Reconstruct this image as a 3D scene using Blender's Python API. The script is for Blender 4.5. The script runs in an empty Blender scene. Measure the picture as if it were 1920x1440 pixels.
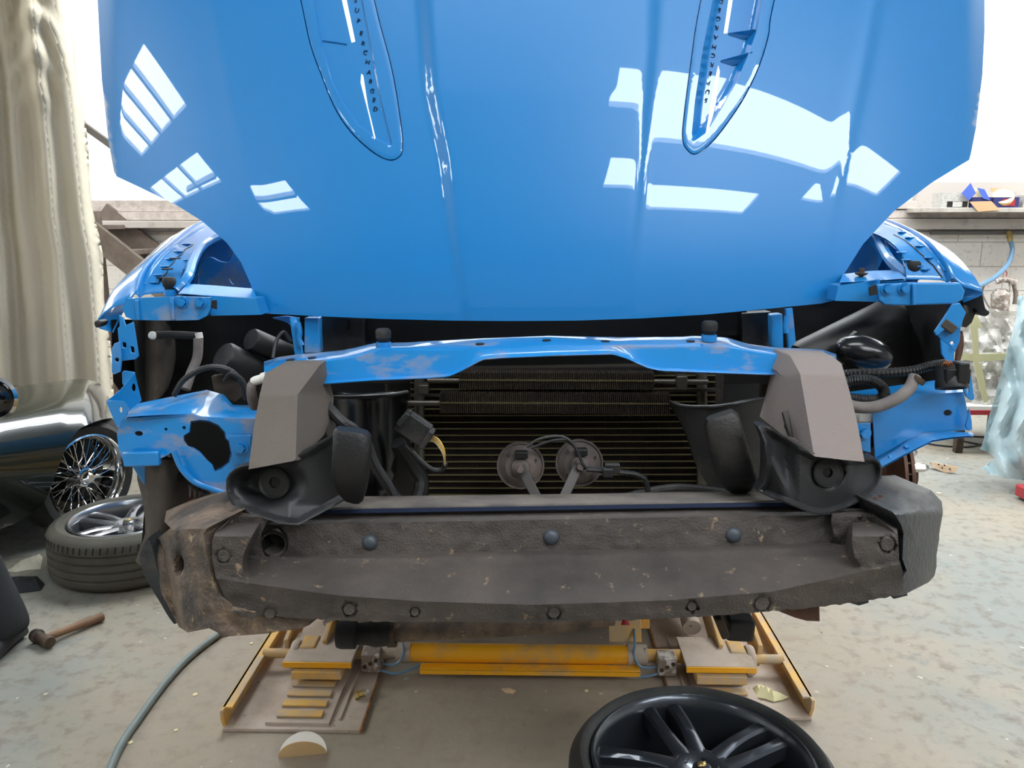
import bpy, math, random
from math import sin, cos, pi, radians, sqrt, atan2, exp
from mathutils import Vector as V, Matrix, Euler, noise
from mathutils.geometry import delaunay_2d_cdt

SC = bpy.context.scene
COL = SC.collection
random.seed(7)

# ------------------------------------------------------------------ camera, exposure
CAM_H, PITCH, YAW, FPX = 1.6, radians(11.4), radians(1.3), 1500.0
cd = bpy.data.cameras.new('camera'); cd.sensor_width = 36; cd.lens = 36*FPX/1920
cam = bpy.data.objects.new('camera', cd); COL.objects.link(cam)
cam.location = (0, 0, CAM_H); cam.rotation_euler = (pi/2-PITCH, 0, YAW)
cd.clip_start = 0.05
SC.camera = cam
SC.view_settings.view_transform = 'Standard'; SC.view_settings.look = 'None'
SC.view_settings.exposure = 0.02; SC.view_settings.gamma = 1.0
SC.view_settings.use_curve_mapping = False
w = bpy.data.worlds.new('world'); SC.world = w; w.use_nodes = True
w.node_tree.nodes['Background'].inputs[0].default_value = (0.75, 0.85, 1, 1)
w.node_tree.nodes['Background'].inputs[1].default_value = 0.6
SKY_R = 17.0      # brightness of daylight seen through the roof lights

FW = V((-sin(YAW)*cos(PITCH), cos(YAW)*cos(PITCH), -sin(PITCH)))
RT = V((cos(YAW), sin(YAW), 0)); UP = RT.cross(FW)
CP = V((0, 0, CAM_H))
def ray(x, y): return FW + RT*((x-960)/FPX) - UP*((y-720)/FPX)
def P(x, y, Y):
    d = ray(x, y); return CP + d*(Y/d.y)
def G(x, y, z=0.0):
    d = ray(x, y); return CP + d*((z-CAM_H)/d.z)

# ------------------------------------------------------------------ materials
def srgb(h):
    if isinstance(h, str):
        h = h.lstrip('#'); h = [int(h[i:i+2], 16)/255 for i in (0, 2, 4)]
    return tuple(((c+0.055)/1.055)**2.4 if c > 0.04045 else c/12.92 for c in h)
def mat(name, col, rough=.5, metal=0, col2=None, scale=8, thr=.5, soft=.12, detail=6, bump=0, bscale=60,
        coat=0, coat_rough=.02, stretch=None, spec=.5, col3=None, scale3=60, thr3=.62, alpha=None, trans=0, rough2=None):
    m = bpy.data.materials.new(name); m.use_nodes = True
    nt = m.node_tree; N = nt.nodes; L = nt.links
    b = N['Principled BSDF']
    c = srgb(col)
    b.inputs['Base Color'].default_value = (*c, 1)
    b.inputs['Roughness'].default_value = rough
    b.inputs['Metallic'].default_value = metal
    b.inputs['Specular IOR Level'].default_value = spec
    b.inputs['Coat Weight'].default_value = coat
    b.inputs['Coat Roughness'].default_value = coat_rough
    if trans: b.inputs['Transmission Weight'].default_value = trans
    tc = N.new('ShaderNodeTexCoord'); src = tc.outputs['Object']
    if stretch:
        mp = N.new('ShaderNodeMapping'); mp.inputs['Scale'].default_value = stretch
        L.new(src, mp.inputs[0]); src = mp.outputs[0]
    last = None
    def layer(prev, color2, sc, th, so):
        nz = N.new('ShaderNodeTexNoise'); nz.inputs['Scale'].default_value = sc; nz.inputs['Detail'].default_value = detail
        nz.inputs['Roughness'].default_value = .65
        L.new(src, nz.inputs['Vector'])
        mr = N.new('ShaderNodeMapRange'); mr.inputs[1].default_value = th-so; mr.inputs[2].default_value = th+so
        L.new(nz.outputs[0], mr.inputs[0])
        mx = N.new('ShaderNodeMix'); mx.data_type = 'RGBA'
        L.new(mr.outputs[0], mx.inputs[0])
        if prev is None: mx.inputs[6].default_value = (*c, 1)
        else: L.new(prev, mx.inputs[6])
        mx.inputs[7].default_value = (*srgb(color2), 1)
        return mx.outputs[2], mr.outputs[0]
    if col2:
        last, fac = layer(None, col2, scale, thr, soft)
        if rough2 is not None:
            r = N.new('ShaderNodeMapRange'); r.inputs[3].default_value = rough; r.inputs[4].default_value = rough2
            L.new(fac, r.inputs[0]); L.new(r.outputs[0], b.inputs['Roughness'])
            if coat:
                r2 = N.new('ShaderNodeMapRange'); r2.inputs[3].default_value = coat; r2.inputs[4].default_value = 0
                L.new(fac, r2.inputs[0]); L.new(r2.outputs[0], b.inputs['Coat Weight'])
    if col3: last, _ = layer(last, col3, scale3, thr3, .03)
    if last is not None: L.new(last, b.inputs['Base Color'])
    if bump:
        nz = N.new('ShaderNodeTexNoise'); nz.inputs['Scale'].default_value = bscale; nz.inputs['Detail'].default_value = 5
        L.new(src, nz.inputs['Vector'])
        bp = N.new('ShaderNodeBump'); bp.inputs['Strength'].default_value = min(1, bump); bp.inputs['Distance'].default_value = .004*max(1, bump)
        L.new(nz.outputs[0], bp.inputs['Height']); L.new(bp.outputs[0], b.inputs['Normal'])
    if alpha is not None:
        b.inputs['Alpha'].default_value = alpha
    return m
BLUE = '#0a7cc4'
M = {}
M['paint'] = mat('blue_paint', BLUE, .38, coat=1, coat_rough=.015)
M['paint_in'] = mat('blue_paint_dusty', '#1880c6', .42, coat=.6, coat_rough=.08, col2='#8d8f93', scale=9, thr=.66, soft=.1, rough2=.8)
M['paint_dirt'] = mat('blue_paint_with_dust', '#1186d0', .32, coat=.9, coat_rough=.05, col2='#9c8f84', scale=7, thr=.60, soft=.09, rough2=.85, stretch=(1, 2.5, 2.5))
M['foam'] = mat('bumper_foam', '#393431', .72, col2='#564d47', scale=6, thr=.53, soft=.18, col3='#8a7660', scale3=38, thr3=.655, bump=.7, bscale=260, spec=.5)
M['foam_dirty'] = mat('muddy_bumper_foam', '#3c3734', .75, col2='#85705d', scale=9, thr=.52, soft=.14, col3='#9a8467', scale3=34, thr3=.64, bump=1.0, bscale=140, spec=.5)
M['foam_end'] = mat('dark_foam_end', '#292c2f', .5, col2='#47443e', scale=7, thr=.6, soft=.1, bump=.8, bscale=90)
M['steel'] = mat('dusty_steel_beam', '#4b4744', .6, col2='#7d7267', scale=10, thr=.58, soft=.2, spec=.4)
M['steelblue'] = mat('dark_blue_steel', '#18233a', .7, spec=.2)
M['blk'] = mat('black_plastic', '#171718', .5, col2='#262321', scale=6, thr=.6, soft=.15, spec=.4)
M['blk_dust'] = mat('dusty_black_plastic', '#1c1c1e', .5, col2='#403c38', scale=7, thr=.62, soft=.13, bump=.3, bscale=200)
M['blk_gloss'] = mat('glossy_black_plastic', '#111214', .22)
M['liner'] = mat('wheel_arch_liner', '#121212', .8, col2='#201c19', scale=3.5, thr=.58, soft=.16, bump=.4, bscale=40)
M['liner_dirty'] = mat('dirty_wheel_arch_liner', '#2c2825', .85, col2='#4d443b', scale=5, thr=.52, soft=.2, bump=.5, bscale=50)
M['scoop'] = mat('dark_moulded_plastic', '#2b2c2f', .5, col2='#202022', scale=4, thr=.5, soft=.2, col3='#74685c', scale3=30, thr3=.72)
M['cover'] = mat('grey_brown_foam_cover', '#615953', .85, col2='#6c635c', scale=5, soft=.3, bump=.3, bscale=260)
M['cover_tan'] = mat('tan_grey_foam_cover', '#8d8076', .85, col2='#81787a', scale=5, soft=.3, bump=.3, bscale=260)
M['rubber'] = mat('black_rubber', '#1b1b1c', .7, col2='#38342f', scale=14, thr=.6, soft=.1)
M['tyre'] = mat('tyre_rubber', '#1d1e1f', .62, col2='#3b3a37', scale=6, thr=.6, soft=.2)
M['tyre_dusty'] = mat('dusty_tyre_rubber', '#57534a', .8, col2='#46433a', scale=6, thr=.5, soft=.2)
M['rim_dark'] = mat('anthracite_alloy', '#4a4f57', .28, .75, spec=.6, coat=.5)
M['rim_silver'] = mat('silver_alloy', '#8f9195', .25, .85)
M['chrome'] = mat('chrome', '#dcdcdc', .08, 1)
M['core'] = mat('radiator_core', '#171210', .8, col2='#2c2019', scale=30, thr=.55, soft=.12)
M['tube'] = mat('cooler_tube', '#6b6446', .4, .4)
M['fin'] = mat('cooler_fin', '#352f29', .5, .3, col2='#483d32', scale=12, thr=.5, soft=.1)
M['pipe'] = mat('dull_metal_pipe', '#5a564f', .4, .7)
M['horn'] = mat('dusty_horn', '#4d4746', .7, col2='#6e625c', scale=16, thr=.52, soft=.15)
M['bracket'] = mat('dark_steel_bracket', '#4c4846', .55, .3)
M['white_pl'] = mat('white_plastic', '#d9d6d0', .4)
M['clip'] = mat('grey_plastic_clip', '#3e454d', .45)
M['wire_y'] = mat('yellow_wire', '#c79a35', .4)
M['wire_w'] = mat('pale_wire', '#a99c86', .4)
M['copper'] = mat('copper_wire', '#c07a44', .4, .6)
M['rust'] = mat('rusty_disc', '#6a4a3a', .6, .3, col2='#4d362c', scale=12)
M['yellow'] = mat('yellow_enamel', '#f0aa1c', .42, col2='#b39a72', scale=6, thr=.62, soft=.12, rough2=.85)
M['yellow_dusty'] = mat('dusty_yellow_enamel', '#d9a850', .65, col2='#b3a18a', scale=9, thr=.5, soft=.12, rough2=.9)
M['lift_dusty'] = mat('dust_covered_steel', '#bcac9d', .8, col2='#a3917f', scale=6, thr=.55, soft=.15, col3='#6b5a50', scale3=40, thr3=.68)
M['lift_edge'] = mat('rust_worn_plate_edge', '#a06a35', .7, col2='#6b4a30', scale=20)
M['hose_blue'] = mat('blue_air_tube', '#5f7f99', .4)
M['hose_grey'] = mat('grey_green_hose', '#66716f', .5, col2='#7c8886', scale=4, thr=.5, soft=.3)
M['hose_rub'] = mat('grey_rubber_hose', '#6c6563', .75, col2='#7c7470', scale=20)
M['wood'] = mat('hammer_wood', '#86664a', .7, col2='#5f4530', scale=6, stretch=(1, 1, 1), thr=.5, soft=.2)
M['iron'] = mat('dark_iron', '#3a3430', .6, .5, col2='#5b4a3c', scale=20)
M['glossy_green'] = mat('dark_green_paint', '#121b16', .25, coat=1, coat_rough=.03)
M['glass'] = mat('dark_glass', '#0c0f12', .05, spec=.8)
M['paper'] = mat('cream_paper', '#d9caa2', .8)
M['disc_cream'] = mat('cream_abrasive', '#d8b888', .9, bump=.2, bscale=400)
M['disc_white'] = mat('white_velour', '#e6e2da', .95)
M['disc_tan'] = mat('tan_abrasive', '#c8ab8b', .9)
M['cloth'] = mat('dark_work_trousers', '#1d2022', .9, bump=.3, bscale=120)
M['boot'] = mat('black_boot_leather', '#1c1c1e', .5)
M['skin'] = mat('skin', '#b98468', .5)
M['hair'] = mat('brown_hair', '#2e2119', .7)
M['card'] = mat('brown_cardboard', '#c9a078', .85)
M['card_w'] = mat('pale_cardboard', '#bdb9b2', .7, col2='#8e8a84', scale=30, stretch=(1, 4, 4), thr=.55)
M['box_blue'] = mat('blue_printed_card', '#4a63b8', .5)
M['box_navy'] = mat('navy_printed_card', '#2b2c62', .5)
M['red'] = mat('red_paint', '#a82c33', .45)
M['tape'] = mat('masking_tape', '#d8cfa0', .8)
M['white_sheet'] = mat('pale_card_sheet', '#b8b2a0', .8)
M['stair'] = mat('grey_brown_painted_timber', '#6e6158', .7, col2='#5d5148', scale=8)
M['handrail'] = mat('dark_steel_handrail', '#55504d', .5)
M['ledge'] = mat('grey_ledge_render', '#bdb1a8', .85, col2='#988e86', scale=14, thr=.55, soft=.16, col3='#6f655d', scale3=60, thr3=.66, bump=.4, bscale=80)
M['trunk'] = mat('painted_trunking', '#b3aaa2', .55, col2='#8f867f', scale=5, thr=.62, soft=.1)
M['shelf'] = mat('dusty_shelf_board', '#b9b1a7', .7, col2='#9e958b', scale=6)
M['brass'] = mat('brass', '#b39a62', .3, .8)
M['spray'] = mat('paint_spattered_metal', '#8b7d72', .55, .3, col2='#d3cdc6', scale=22, thr=.55, soft=.05)

def node_mat(name):
    m = bpy.data.materials.new(name); m.use_nodes = True
    return m, m.node_tree.nodes, m.node_tree.links, m.node_tree.nodes['Principled BSDF']
def floor_material():
    m, N, L, b = node_mat('worn_painted_concrete')
    tc = N.new('ShaderNodeTexCoord')
    def nz(s, d=6, r=.6):
        n = N.new('ShaderNodeTexNoise'); n.inputs['Scale'].default_value = s; n.inputs['Detail'].default_value = d; n.inputs['Roughness'].default_value = r
        L.new(tc.outputs['Object'], n.inputs[0]); return n.outputs[0]
    def rng(o, a, c):
        r = N.new('ShaderNodeMapRange'); r.inputs[1].default_value = a; r.inputs[2].default_value = c; L.new(o, r.inputs[0]); return r.outputs[0]
    def mix(f, a, c):
        x = N.new('ShaderNodeMix'); x.data_type = 'RGBA'; L.new(f, x.inputs[0])
        for i, v in ((6, a), (7, c)):
            if isinstance(v, str): x.inputs[i].default_value = (*srgb(v), 1)
            else: L.new(v, x.inputs[i])
        return x.outputs[2]
    base = mix(rng(nz(1.1), .42, .6), '#7d7e77', '#8c8373')
    base = mix(rng(nz(16, 4), .5, .75), base, '#665a4f')
    base = mix(rng(nz(7, 8, .75), .55, .72), base, '#6a706c')
    sp = N.new('ShaderNodeSeparateXYZ'); L.new(tc.outputs['Object'], sp.inputs[0])
    # dust trodden in under and in front of the lift
    def band(sock, c, wd, so):
        a = N.new('ShaderNodeMath'); a.operation = 'SUBTRACT'; L.new(sock, a.inputs[0]); a.inputs[1].default_value = c
        d = N.new('ShaderNodeMath'); d.operation = 'ABSOLUTE'; L.new(a.outputs[0], d.inputs[0])
        r = N.new('ShaderNodeMapRange'); r.interpolation_type = 'SMOOTHSTEP'; r.inputs[1].default_value = wd; r.inputs[2].default_value = wd+so; r.inputs[3].default_value = 1; r.inputs[4].default_value = 0
        L.new(d.outputs[0], r.inputs[0]); return r.outputs[0]
    bx = band(sp.outputs[0], -.1, .7, 1.0); by = band(sp.outputs[1], 2.0, .9, 1.2)
    ml = N.new('ShaderNodeMath'); ml.operation = 'MULTIPLY'; L.new(bx, ml.inputs[0]); L.new(by, ml.inputs[1])
    ml2 = N.new('ShaderNodeMath'); ml2.operation = 'MULTIPLY'; L.new(ml.outputs[0], ml2.inputs[0]); ml2.inputs[1].default_value = .6
    base = mix(ml2.outputs[0], base, '#a08f7b')
    base = mix(rng(nz(34, 3), .70, .76), base, '#443d39')
    base = mix(rng(nz(26, 2, .4), .735, .76), base, '#b3ada2')
    st = N.new('ShaderNodeTexVoronoi'); st.inputs['Scale'].default_value = 5; L.new(tc.outputs['Object'], st.inputs[0])
    base = mix(rng(st.outputs['Distance'], .05, .02), base, '#b5ae9c')
    L.new(base, b.inputs['Base Color'])
    r = N.new('ShaderNodeMapRange'); r.inputs[3].default_value = .45; r.inputs[4].default_value = .75; L.new(nz(5), r.inputs[0]); L.new(r.outputs[0], b.inputs['Roughness'])
    bp = N.new('ShaderNodeBump'); bp.inputs['Strength'].default_value = .3; bp.inputs['Distance'].default_value = .01; L.new(nz(30, 8), bp.inputs['Height']); L.new(bp.outputs[0], b.inputs['Normal'])
    return m
M['floor'] = floor_material()
def block_material():
    m, N, L, b = node_mat('painted_blockwork')
    tc = N.new('ShaderNodeTexCoord'); mp = N.new('ShaderNodeMapping'); mp.inputs['Rotation'].default_value = (pi/2, 0, 0)
    mp.inputs['Location'].default_value = (.1, 0.075, 0)
    L.new(tc.outputs['Object'], mp.inputs[0])
    br = N.new('ShaderNodeTexBrick'); br.inputs['Scale'].default_value = 1; br.inputs['Brick Width'].default_value = .45; br.inputs['Row Height'].default_value = .225
    br.inputs['Mortar Size'].default_value = .006; br.inputs['Mortar Smooth'].default_value = .6
    br.inputs['Color1'].default_value = (*srgb('#e8e2da'), 1); br.inputs['Color2'].default_value = (*srgb('#dfd8d0'), 1); br.inputs['Mortar'].default_value = (*srgb('#bdb4aa'), 1)
    L.new(mp.outputs[0], br.inputs[0])
    nz = N.new('ShaderNodeTexNoise'); nz.inputs['Scale'].default_value = 25; nz.inputs['Detail'].default_value = 8; L.new(tc.outputs['Object'], nz.inputs[0])
    r = N.new('ShaderNodeMapRange'); r.inputs[1].default_value = .55; r.inputs[2].default_value = .8; L.new(nz.outputs[0], r.inputs[0])
    x = N.new('ShaderNodeMix'); x.data_type = 'RGBA'; L.new(r.outputs[0], x.inputs[0]); L.new(br.outputs[0], x.inputs[6]); x.inputs[7].default_value = (*srgb('#b3a99f'), 1)
    L.new(x.outputs[2], b.inputs['Base Color']); b.inputs['Roughness'].default_value = .8
    bp = N.new('ShaderNodeBump'); bp.inputs['Strength'].default_value = .6; bp.inputs['Distance'].default_value = .01
    mm = N.new('ShaderNodeMath'); mm.operation = 'SUBTRACT'; L.new(nz.outputs[0], mm.inputs[0]); L.new(br.outputs['Fac'], mm.inputs[1]); L.new(mm.outputs[0], bp.inputs['Height'])
    L.new(bp.outputs[0], b.inputs['Normal'])
    return m
M['block'] = block_material()
M['white_wall'] = mat('white_wall_board', '#efece6', .6, col2='#e6e1da', scale=1.2)
M['ceiling'] = mat('pale_roof_sheet', '#c4c6c8', .8)
M['far_wall'] = mat('cream_far_wall', '#d8d2c8', .8)
def canvas_material():
    m, N, L, b = node_mat('beige_canvas')
    tc = N.new('ShaderNodeTexCoord')
    nz = N.new('ShaderNodeTexNoise'); nz.inputs['Scale'].default_value = 1.6; nz.inputs['Detail'].default_value = 5; L.new(tc.outputs['Object'], nz.inputs[0])
    x = N.new('ShaderNodeMix'); x.data_type = 'RGBA'; L.new(nz.outputs[0], x.inputs[0]); x.inputs[6].default_value = (*srgb('#d3cab9'), 1); x.inputs[7].default_value = (*srgb('#c6b99e'), 1)
    L.new(x.outputs[2], b.inputs['Base Color']); b.inputs['Roughness'].default_value = .95
    b.inputs['Specular IOR Level'].default_value = .15
    n2 = N.new('ShaderNodeTexNoise'); n2.inputs['Scale'].default_value = 300; L.new(tc.outputs['Object'], n2.inputs[0])
    bp = N.new('ShaderNodeBump'); bp.inputs['Strength'].default_value = .2; bp.inputs['Distance'].default_value = .002; L.new(n2.outputs[0], bp.inputs['Height']); L.new(bp.outputs[0], b.inputs['Normal'])
    return m
M['canvas'] = canvas_material()
def plastic_film(name, col, a, rough=.2):
    m, N, L, b = node_mat(name)
    b.inputs['Base Color'].default_value = (*srgb(col), 1); b.inputs['Roughness'].default_value = rough
    b.inputs['Specular IOR Level'].default_value = .8
    tc = N.new('ShaderNodeTexCoord'); nz = N.new('ShaderNodeTexNoise'); nz.inputs['Scale'].default_value = 6; nz.inputs['Detail'].default_value = 6; L.new(tc.outputs['Object'], nz.inputs[0])
    r = N.new('ShaderNodeMapRange'); r.inputs[1].default_value = .3; r.inputs[2].default_value = .7; r.inputs[3].default_value = a-.15; r.inputs[4].default_value = a+.15
    L.new(nz.outputs[0], r.inputs[0]); L.new(r.outputs[0], b.inputs['Alpha'])
    bp = N.new('ShaderNodeBump'); bp.inputs['Strength'].default_value = .5; bp.inputs['Distance'].default_value = .03; L.new(nz.outputs[0], bp.inputs['Height']); L.new(bp.outputs[0], b.inputs['Normal'])
    return m
M['film_cyan'] = plastic_film('blue_tinted_plastic_film', '#b9cdd0', .72, .3)
M['film_clear'] = plastic_film('clear_plastic_film', '#d8d4cc', .42, .15)
def emit_mat(name, col, s):
    m = bpy.data.materials.new(name); m.use_nodes = True
    N = m.node_tree.nodes; N.remove(N['Principled BSDF']); e = N.new('ShaderNodeEmission')
    e.inputs[0].default_value = (*col, 1); e.inputs[1].default_value = s
    m.node_tree.links.new(e.outputs[0], N['Material Output'].inputs[0]); return m
M['sky'] = emit_mat('daylight_through_roof_sheet', (0.92, 0.97, 1.0), SKY_R)

# ------------------------------------------------------------------ mesh helpers
def crs(pts, n=6, closed=False):
    pts = [V(p) for p in pts]; k = len(pts); out = []
    rng_ = range(k) if closed else range(k-1)
    for i in rng_:
        a = pts[(i-1) % k] if closed or i > 0 else pts[0]*2-pts[1]
        b, c = pts[i], pts[(i+1) % k]
        d = pts[(i+2) % k] if closed or i+2 < k else c*2-b
        for j in range(n):
            t = j/n
            out.append(.5*((2*b)+(c-a)*t+(2*a-5*b+4*c-d)*t*t+(3*b-a-3*c+d)*t**3))
    if not closed: out.append(pts[-1].copy())
    return out
def c2(pts, n=6, closed=False): return [(p.x, p.y) for p in crs([(a, b, 0) for a, b in pts], n, closed)]
class MB:
    def __init__(s): s.v = []; s.f = []
    def add(s, vs, fs):
        k = len(s.v); s.v += [V(p) for p in vs]; s.f += [tuple(i+k for i in f) for f in fs]; return s
    def box(s, c, size, R=None):
        c = V(c); x, y, z = [q/2 for q in size]
        vs = [V((a*x, b*y, d*z)) for a in (-1, 1) for b in (-1, 1) for d in (-1, 1)]
        if R is not None: vs = [R @ q for q in vs]
        return s.add([c+q for q in vs], [(0, 1, 3, 2), (4, 6, 7, 5), (0, 4, 5, 1), (2, 3, 7, 6), (0, 2, 6, 4), (1, 5, 7, 3)])
    def bar(s, p0, p1, wd, th, upv=(0, 0, 1)):
        p0, p1 = V(p0), V(p1); d = (p1-p0); L = d.length; d.normalize()
        x = d.cross(V(upv))
        if x.length < 1e-4: x = d.cross(V((0, 1, 0)))
        x.normalize(); z = x.cross(d)
        R = Matrix((x, d, z)).transposed()
        return s.box((p0+p1)/2, (wd, L, th), R)
    def tube(s, pts, r, n=10, sm=0, closed=False, rib=0):
        pts = [V(p) for p in pts]
        if sm: pts = crs(pts, sm, closed)
        k = len(pts); rs = r if isinstance(r, (list, tuple)) else None
        up = V((0, 0, 1)); vs = []
        for i, p in enumerate(pts):
            if closed: t = pts[(i+1) % k]-pts[i-1]
            else: t = pts[min(i+1, k-1)]-pts[max(i-1, 0)]
            if t.length < 1e-9: t = V((0, 1, 0))
            t.normalize()
            if i == 0:
                a = t.cross(up)
                if a.length < .1: a = t.cross(V((0, 1, 0)))
                a.normalize()
            else:
                a = a-t*a.dot(t); a.normalize()
            b = t.cross(a)
            rr = (rs[int(i*(len(rs)-1)/(k-1)+.5)] if rs else r)*(1+(rib if i % 2 else 0))
            vs += [p+(a*cos(2*pi*j/n)+b*sin(2*pi*j/n))*rr for j in range(n)]
        fs = []
        for i in range(k if closed else k-1):
            i2 = (i+1) % k
            fs += [(i*n+j, i*n+(j+1) % n, i2*n+(j+1) % n, i2*n+j) for j in range(n)]
        if not closed: fs += [tuple(range(n))[::-1], tuple((k-1)*n+j for j in range(n))]
        return s.add(vs, fs)
    def lathe(s, prof, o=(0, 0, 0), ax=(0, 0, 1), n=32, closed=False, a0=0, a1=2*pi):
        o = V(o); ax = V(ax).normalized(); x = ax.cross(V((0, 0, 1)))
        if x.length < 1e-4: x = V((1, 0, 0))
        x.normalize(); y = ax.cross(x); k = len(prof); full = abs(a1-a0-2*pi) < 1e-6
        m = n if full else n+1; vs = []
        for i in range(m):
            a = a0+(a1-a0)*i/n
            vs += [o+(x*cos(a)+y*sin(a))*r+ax*h for r, h in prof]
        fs = []
        for i in range(n):
            i2 = (i+1) % m
            for j in range(k if closed else k-1):
                j2 = (j+1) % k
                fs.append((i*k+j, i2*k+j, i2*k+j2, i*k+j2))
        return s.add(vs, fs)
    def extr(s, poly, vec):
        poly = [V(p) for p in poly]; vec = V(vec); n = len(poly)
        fs = [tuple(range(n)), tuple(range(2*n-1, n-1, -1))]+[(i, i+n, (i+1) % n+n, (i+1) % n) for i in range(n)]
        return s.add(poly+[p+vec for p in poly], fs)
    def loft(s, rows, closed=False, caps=False):
        n = len(rows[0]); vs = [p for r in rows for p in r]; fs = []
        for i in range(len(rows)-1):
            for j in range(n if closed else n-1):
                j2 = (j+1) % n
                fs.append((i*n+j, i*n+j2, (i+1)*n+j2, (i+1)*n+j))
        if caps: fs += [tuple(range(n))[::-1], tuple((len(rows)-1)*n+j for j in range(n))]
        return s.add(vs, fs)
    def sphere(s, c, r, n=16, m=10, R=None):
        r = V(r) if not isinstance(r, (int, float)) else V((r, r, r)); c = V(c); rows = []
        for i in range(m+1):
            t = pi*i/m
            row = []
            for j in range(n):
                q = V((r.x*sin(t)*cos(2*pi*j/n), r.y*sin(t)*sin(2*pi*j/n), r.z*cos(t)))
                if R is not None: q = R @ q
                row.append(c+q)
            rows.append(row)
        return s.loft(rows, closed=True)
def inside(p, poly):
    x, y = p; c = False; n = len(poly)
    for i in range(n):
        x1, y1 = poly[i]; x2, y2 = poly[i-1]
        if (y1 > y) != (y2 > y) and x < (x2-x1)*(y-y1)/(y2-y1)+x1: c = not c
    return c
def dens(poly, step, closed=True):
    out = []; n = len(poly)
    for i in range(n if closed else n-1):
        a, b = poly[i], poly[(i+1) % n]; d = sqrt((a[0]-b[0])**2+(a[1]-b[1])**2); k = max(1, int(d/step))
        out += [(a[0]+(b[0]-a[0])*j/k, a[1]+(b[1]-a[1])*j/k) for j in range(k)]
    return out
def sheet(outline, fn, thick, step=10, holes=(), bump=0, bsc=6, lines=()):
    """surface over an outline with holes; fn maps outline coordinates to space; thick is the wall vector"""
    loops = [dens(outline, step)]+[dens(h, step) for h in holes]
    pts = []; edges = []
    for lp in loops:
        k = len(pts); pts += lp; edges += [(k+i, k+(i+1) % len(lp)) for i in range(len(lp))]
    for ln in lines:
        lp = [q for q in dens(ln, step, False)+[ln[-1]] if inside(q, outline)]
        k = len(pts); pts += lp; edges += [(k+i, k+i+1) for i in range(len(lp)-1)]
    xs = [p[0] for p in outline]; ys = [p[1] for p in outline]
    y = min(ys)+step*.5; row = 0
    cell = {}
    for q in pts: cell.setdefault((int(q[0]//step), int(q[1]//step)), []).append(q)
    while y < max(ys):
        x = min(xs)+step*(.5 if row % 2 else 0)
        while x < max(xs):
            if inside((x, y), outline) and not any(inside((x, y), h) for h in holes):
                ci, cj = int(x//step), int(y//step); ok = True
                for a in (-1, 0, 1):
                    for b in (-1, 0, 1):
                        for q in cell.get((ci+a, cj+b), ()):
                            if (q[0]-x)**2+(q[1]-y)**2 < (.45*step)**2: ok = False
                if ok: pts.append((x, y))
            x += step
        y += step*.9; row += 1
    res = delaunay_2d_cdt([V(p) for p in pts], edges, [], 0, 1e-5)
    vs2, tris = res[0], res[2]; keep = []
    for t in tris:
        c = (sum(vs2[i].x for i in t)/3, sum(vs2[i].y for i in t)/3)
        if inside(c, outline) and not any(inside(c, h) for h in holes): keep.append(tuple(t))
    front = [V(fn(p.x, p.y)) for p in vs2]
    if bump: front = [p+V((0, 1, 0))*(noise.noise(p*bsc)*bump) for p in front]
    n = len(front); th = V(thick)
    cnt = {}
    for t in keep:
        for i in range(3):
            a, b = t[i], t[(i+1) % 3]; cnt[(a, b)] = 1
    side = [(a, b, b+n, a+n) for (a, b) in cnt if (b, a) not in cnt]
    m = MB(); m.add(front+[p+th for p in front], keep+[tuple(i+n for i in reversed(t)) for t in keep]+side)
    return m
def text_mesh(ch, size, depth=.001):
    c = bpy.data.curves.new('t', 'FONT'); c.body = ch; c.size = size; c.extrude = depth; c.align_x = 'CENTER'; c.align_y = 'CENTER'
    o = bpy.data.objects.new('t', c); COL.objects.link(o)
    dg = bpy.context.evaluated_depsgraph_get(); me = bpy.data.meshes.new_from_object(o.evaluated_get(dg))
    vs = [v.co.copy() for v in me.vertices]; fs = [tuple(p.vertices) for p in me.polygons]
    bpy.data.objects.remove(o); bpy.data.curves.remove(c); bpy.data.meshes.remove(me)
    return vs, fs

# ------------------------------------------------------------------ objects
def root_loc(o):
    while o.parent: o = o.parent
    return V(o.location)
def obj(name, mb, m, parent=None, smooth=35, bevel=0, seg=2, local=False, sub=0, loc=None, label=None):
    me = bpy.data.meshes.new(name)
    off = V((0, 0, 0))
    if not local:
        if parent is not None: off = root_loc(parent)
        elif loc is not None: off = V(loc)
    me.from_pydata([v-off for v in mb.v], [], mb.f); me.validate(); me.update()
    me.materials.append(M[m] if isinstance(m, str) else m)
    import bmesh
    bm = bmesh.new(); bm.from_mesh(me); bmesh.ops.remove_doubles(bm, verts=bm.verts, dist=1e-6)
    bmesh.ops.recalc_face_normals(bm, faces=bm.faces); bm.to_mesh(me); bm.free()
    if smooth:
        me.shade_smooth(); me.set_sharp_from_angle(angle=radians(smooth))
    o = bpy.data.objects.new(name, me); COL.objects.link(o)
    if parent is not None: o.parent = parent
    elif loc is not None: o.location = loc
    if bevel:
        b = o.modifiers.new('b', 'BEVEL'); b.width = bevel; b.segments = seg; b.limit_method = 'ANGLE'; b.angle_limit = radians(40)
        b.harden_normals = False
    if sub:
        b = o.modifiers.new('s', 'SUBSURF'); b.levels = sub; b.render_levels = sub
    if label: o['label'] = label
    return o
def thing(name, label, cat, loc=(0, 0, 0), rz=0, group=None):
    o = bpy.data.objects.new(name, None); COL.objects.link(o); o.location = loc; o.rotation_euler = (0, 0, rz)
    o.empty_display_size = .05
    o['label'] = label; o['category'] = cat
    if group: o['group'] = group
    return o
def tag(o, label, cat, group=None):
    o['label'] = label; o['category'] = cat
    if group: o['group'] = group
    return o
def struct(name, mb, m, **k):
    o = obj(name, mb, m, **k); o['kind'] = 'structure'; return o
def PP(pts, Y): return [P(x, y, Y) for x, y in pts]
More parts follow.
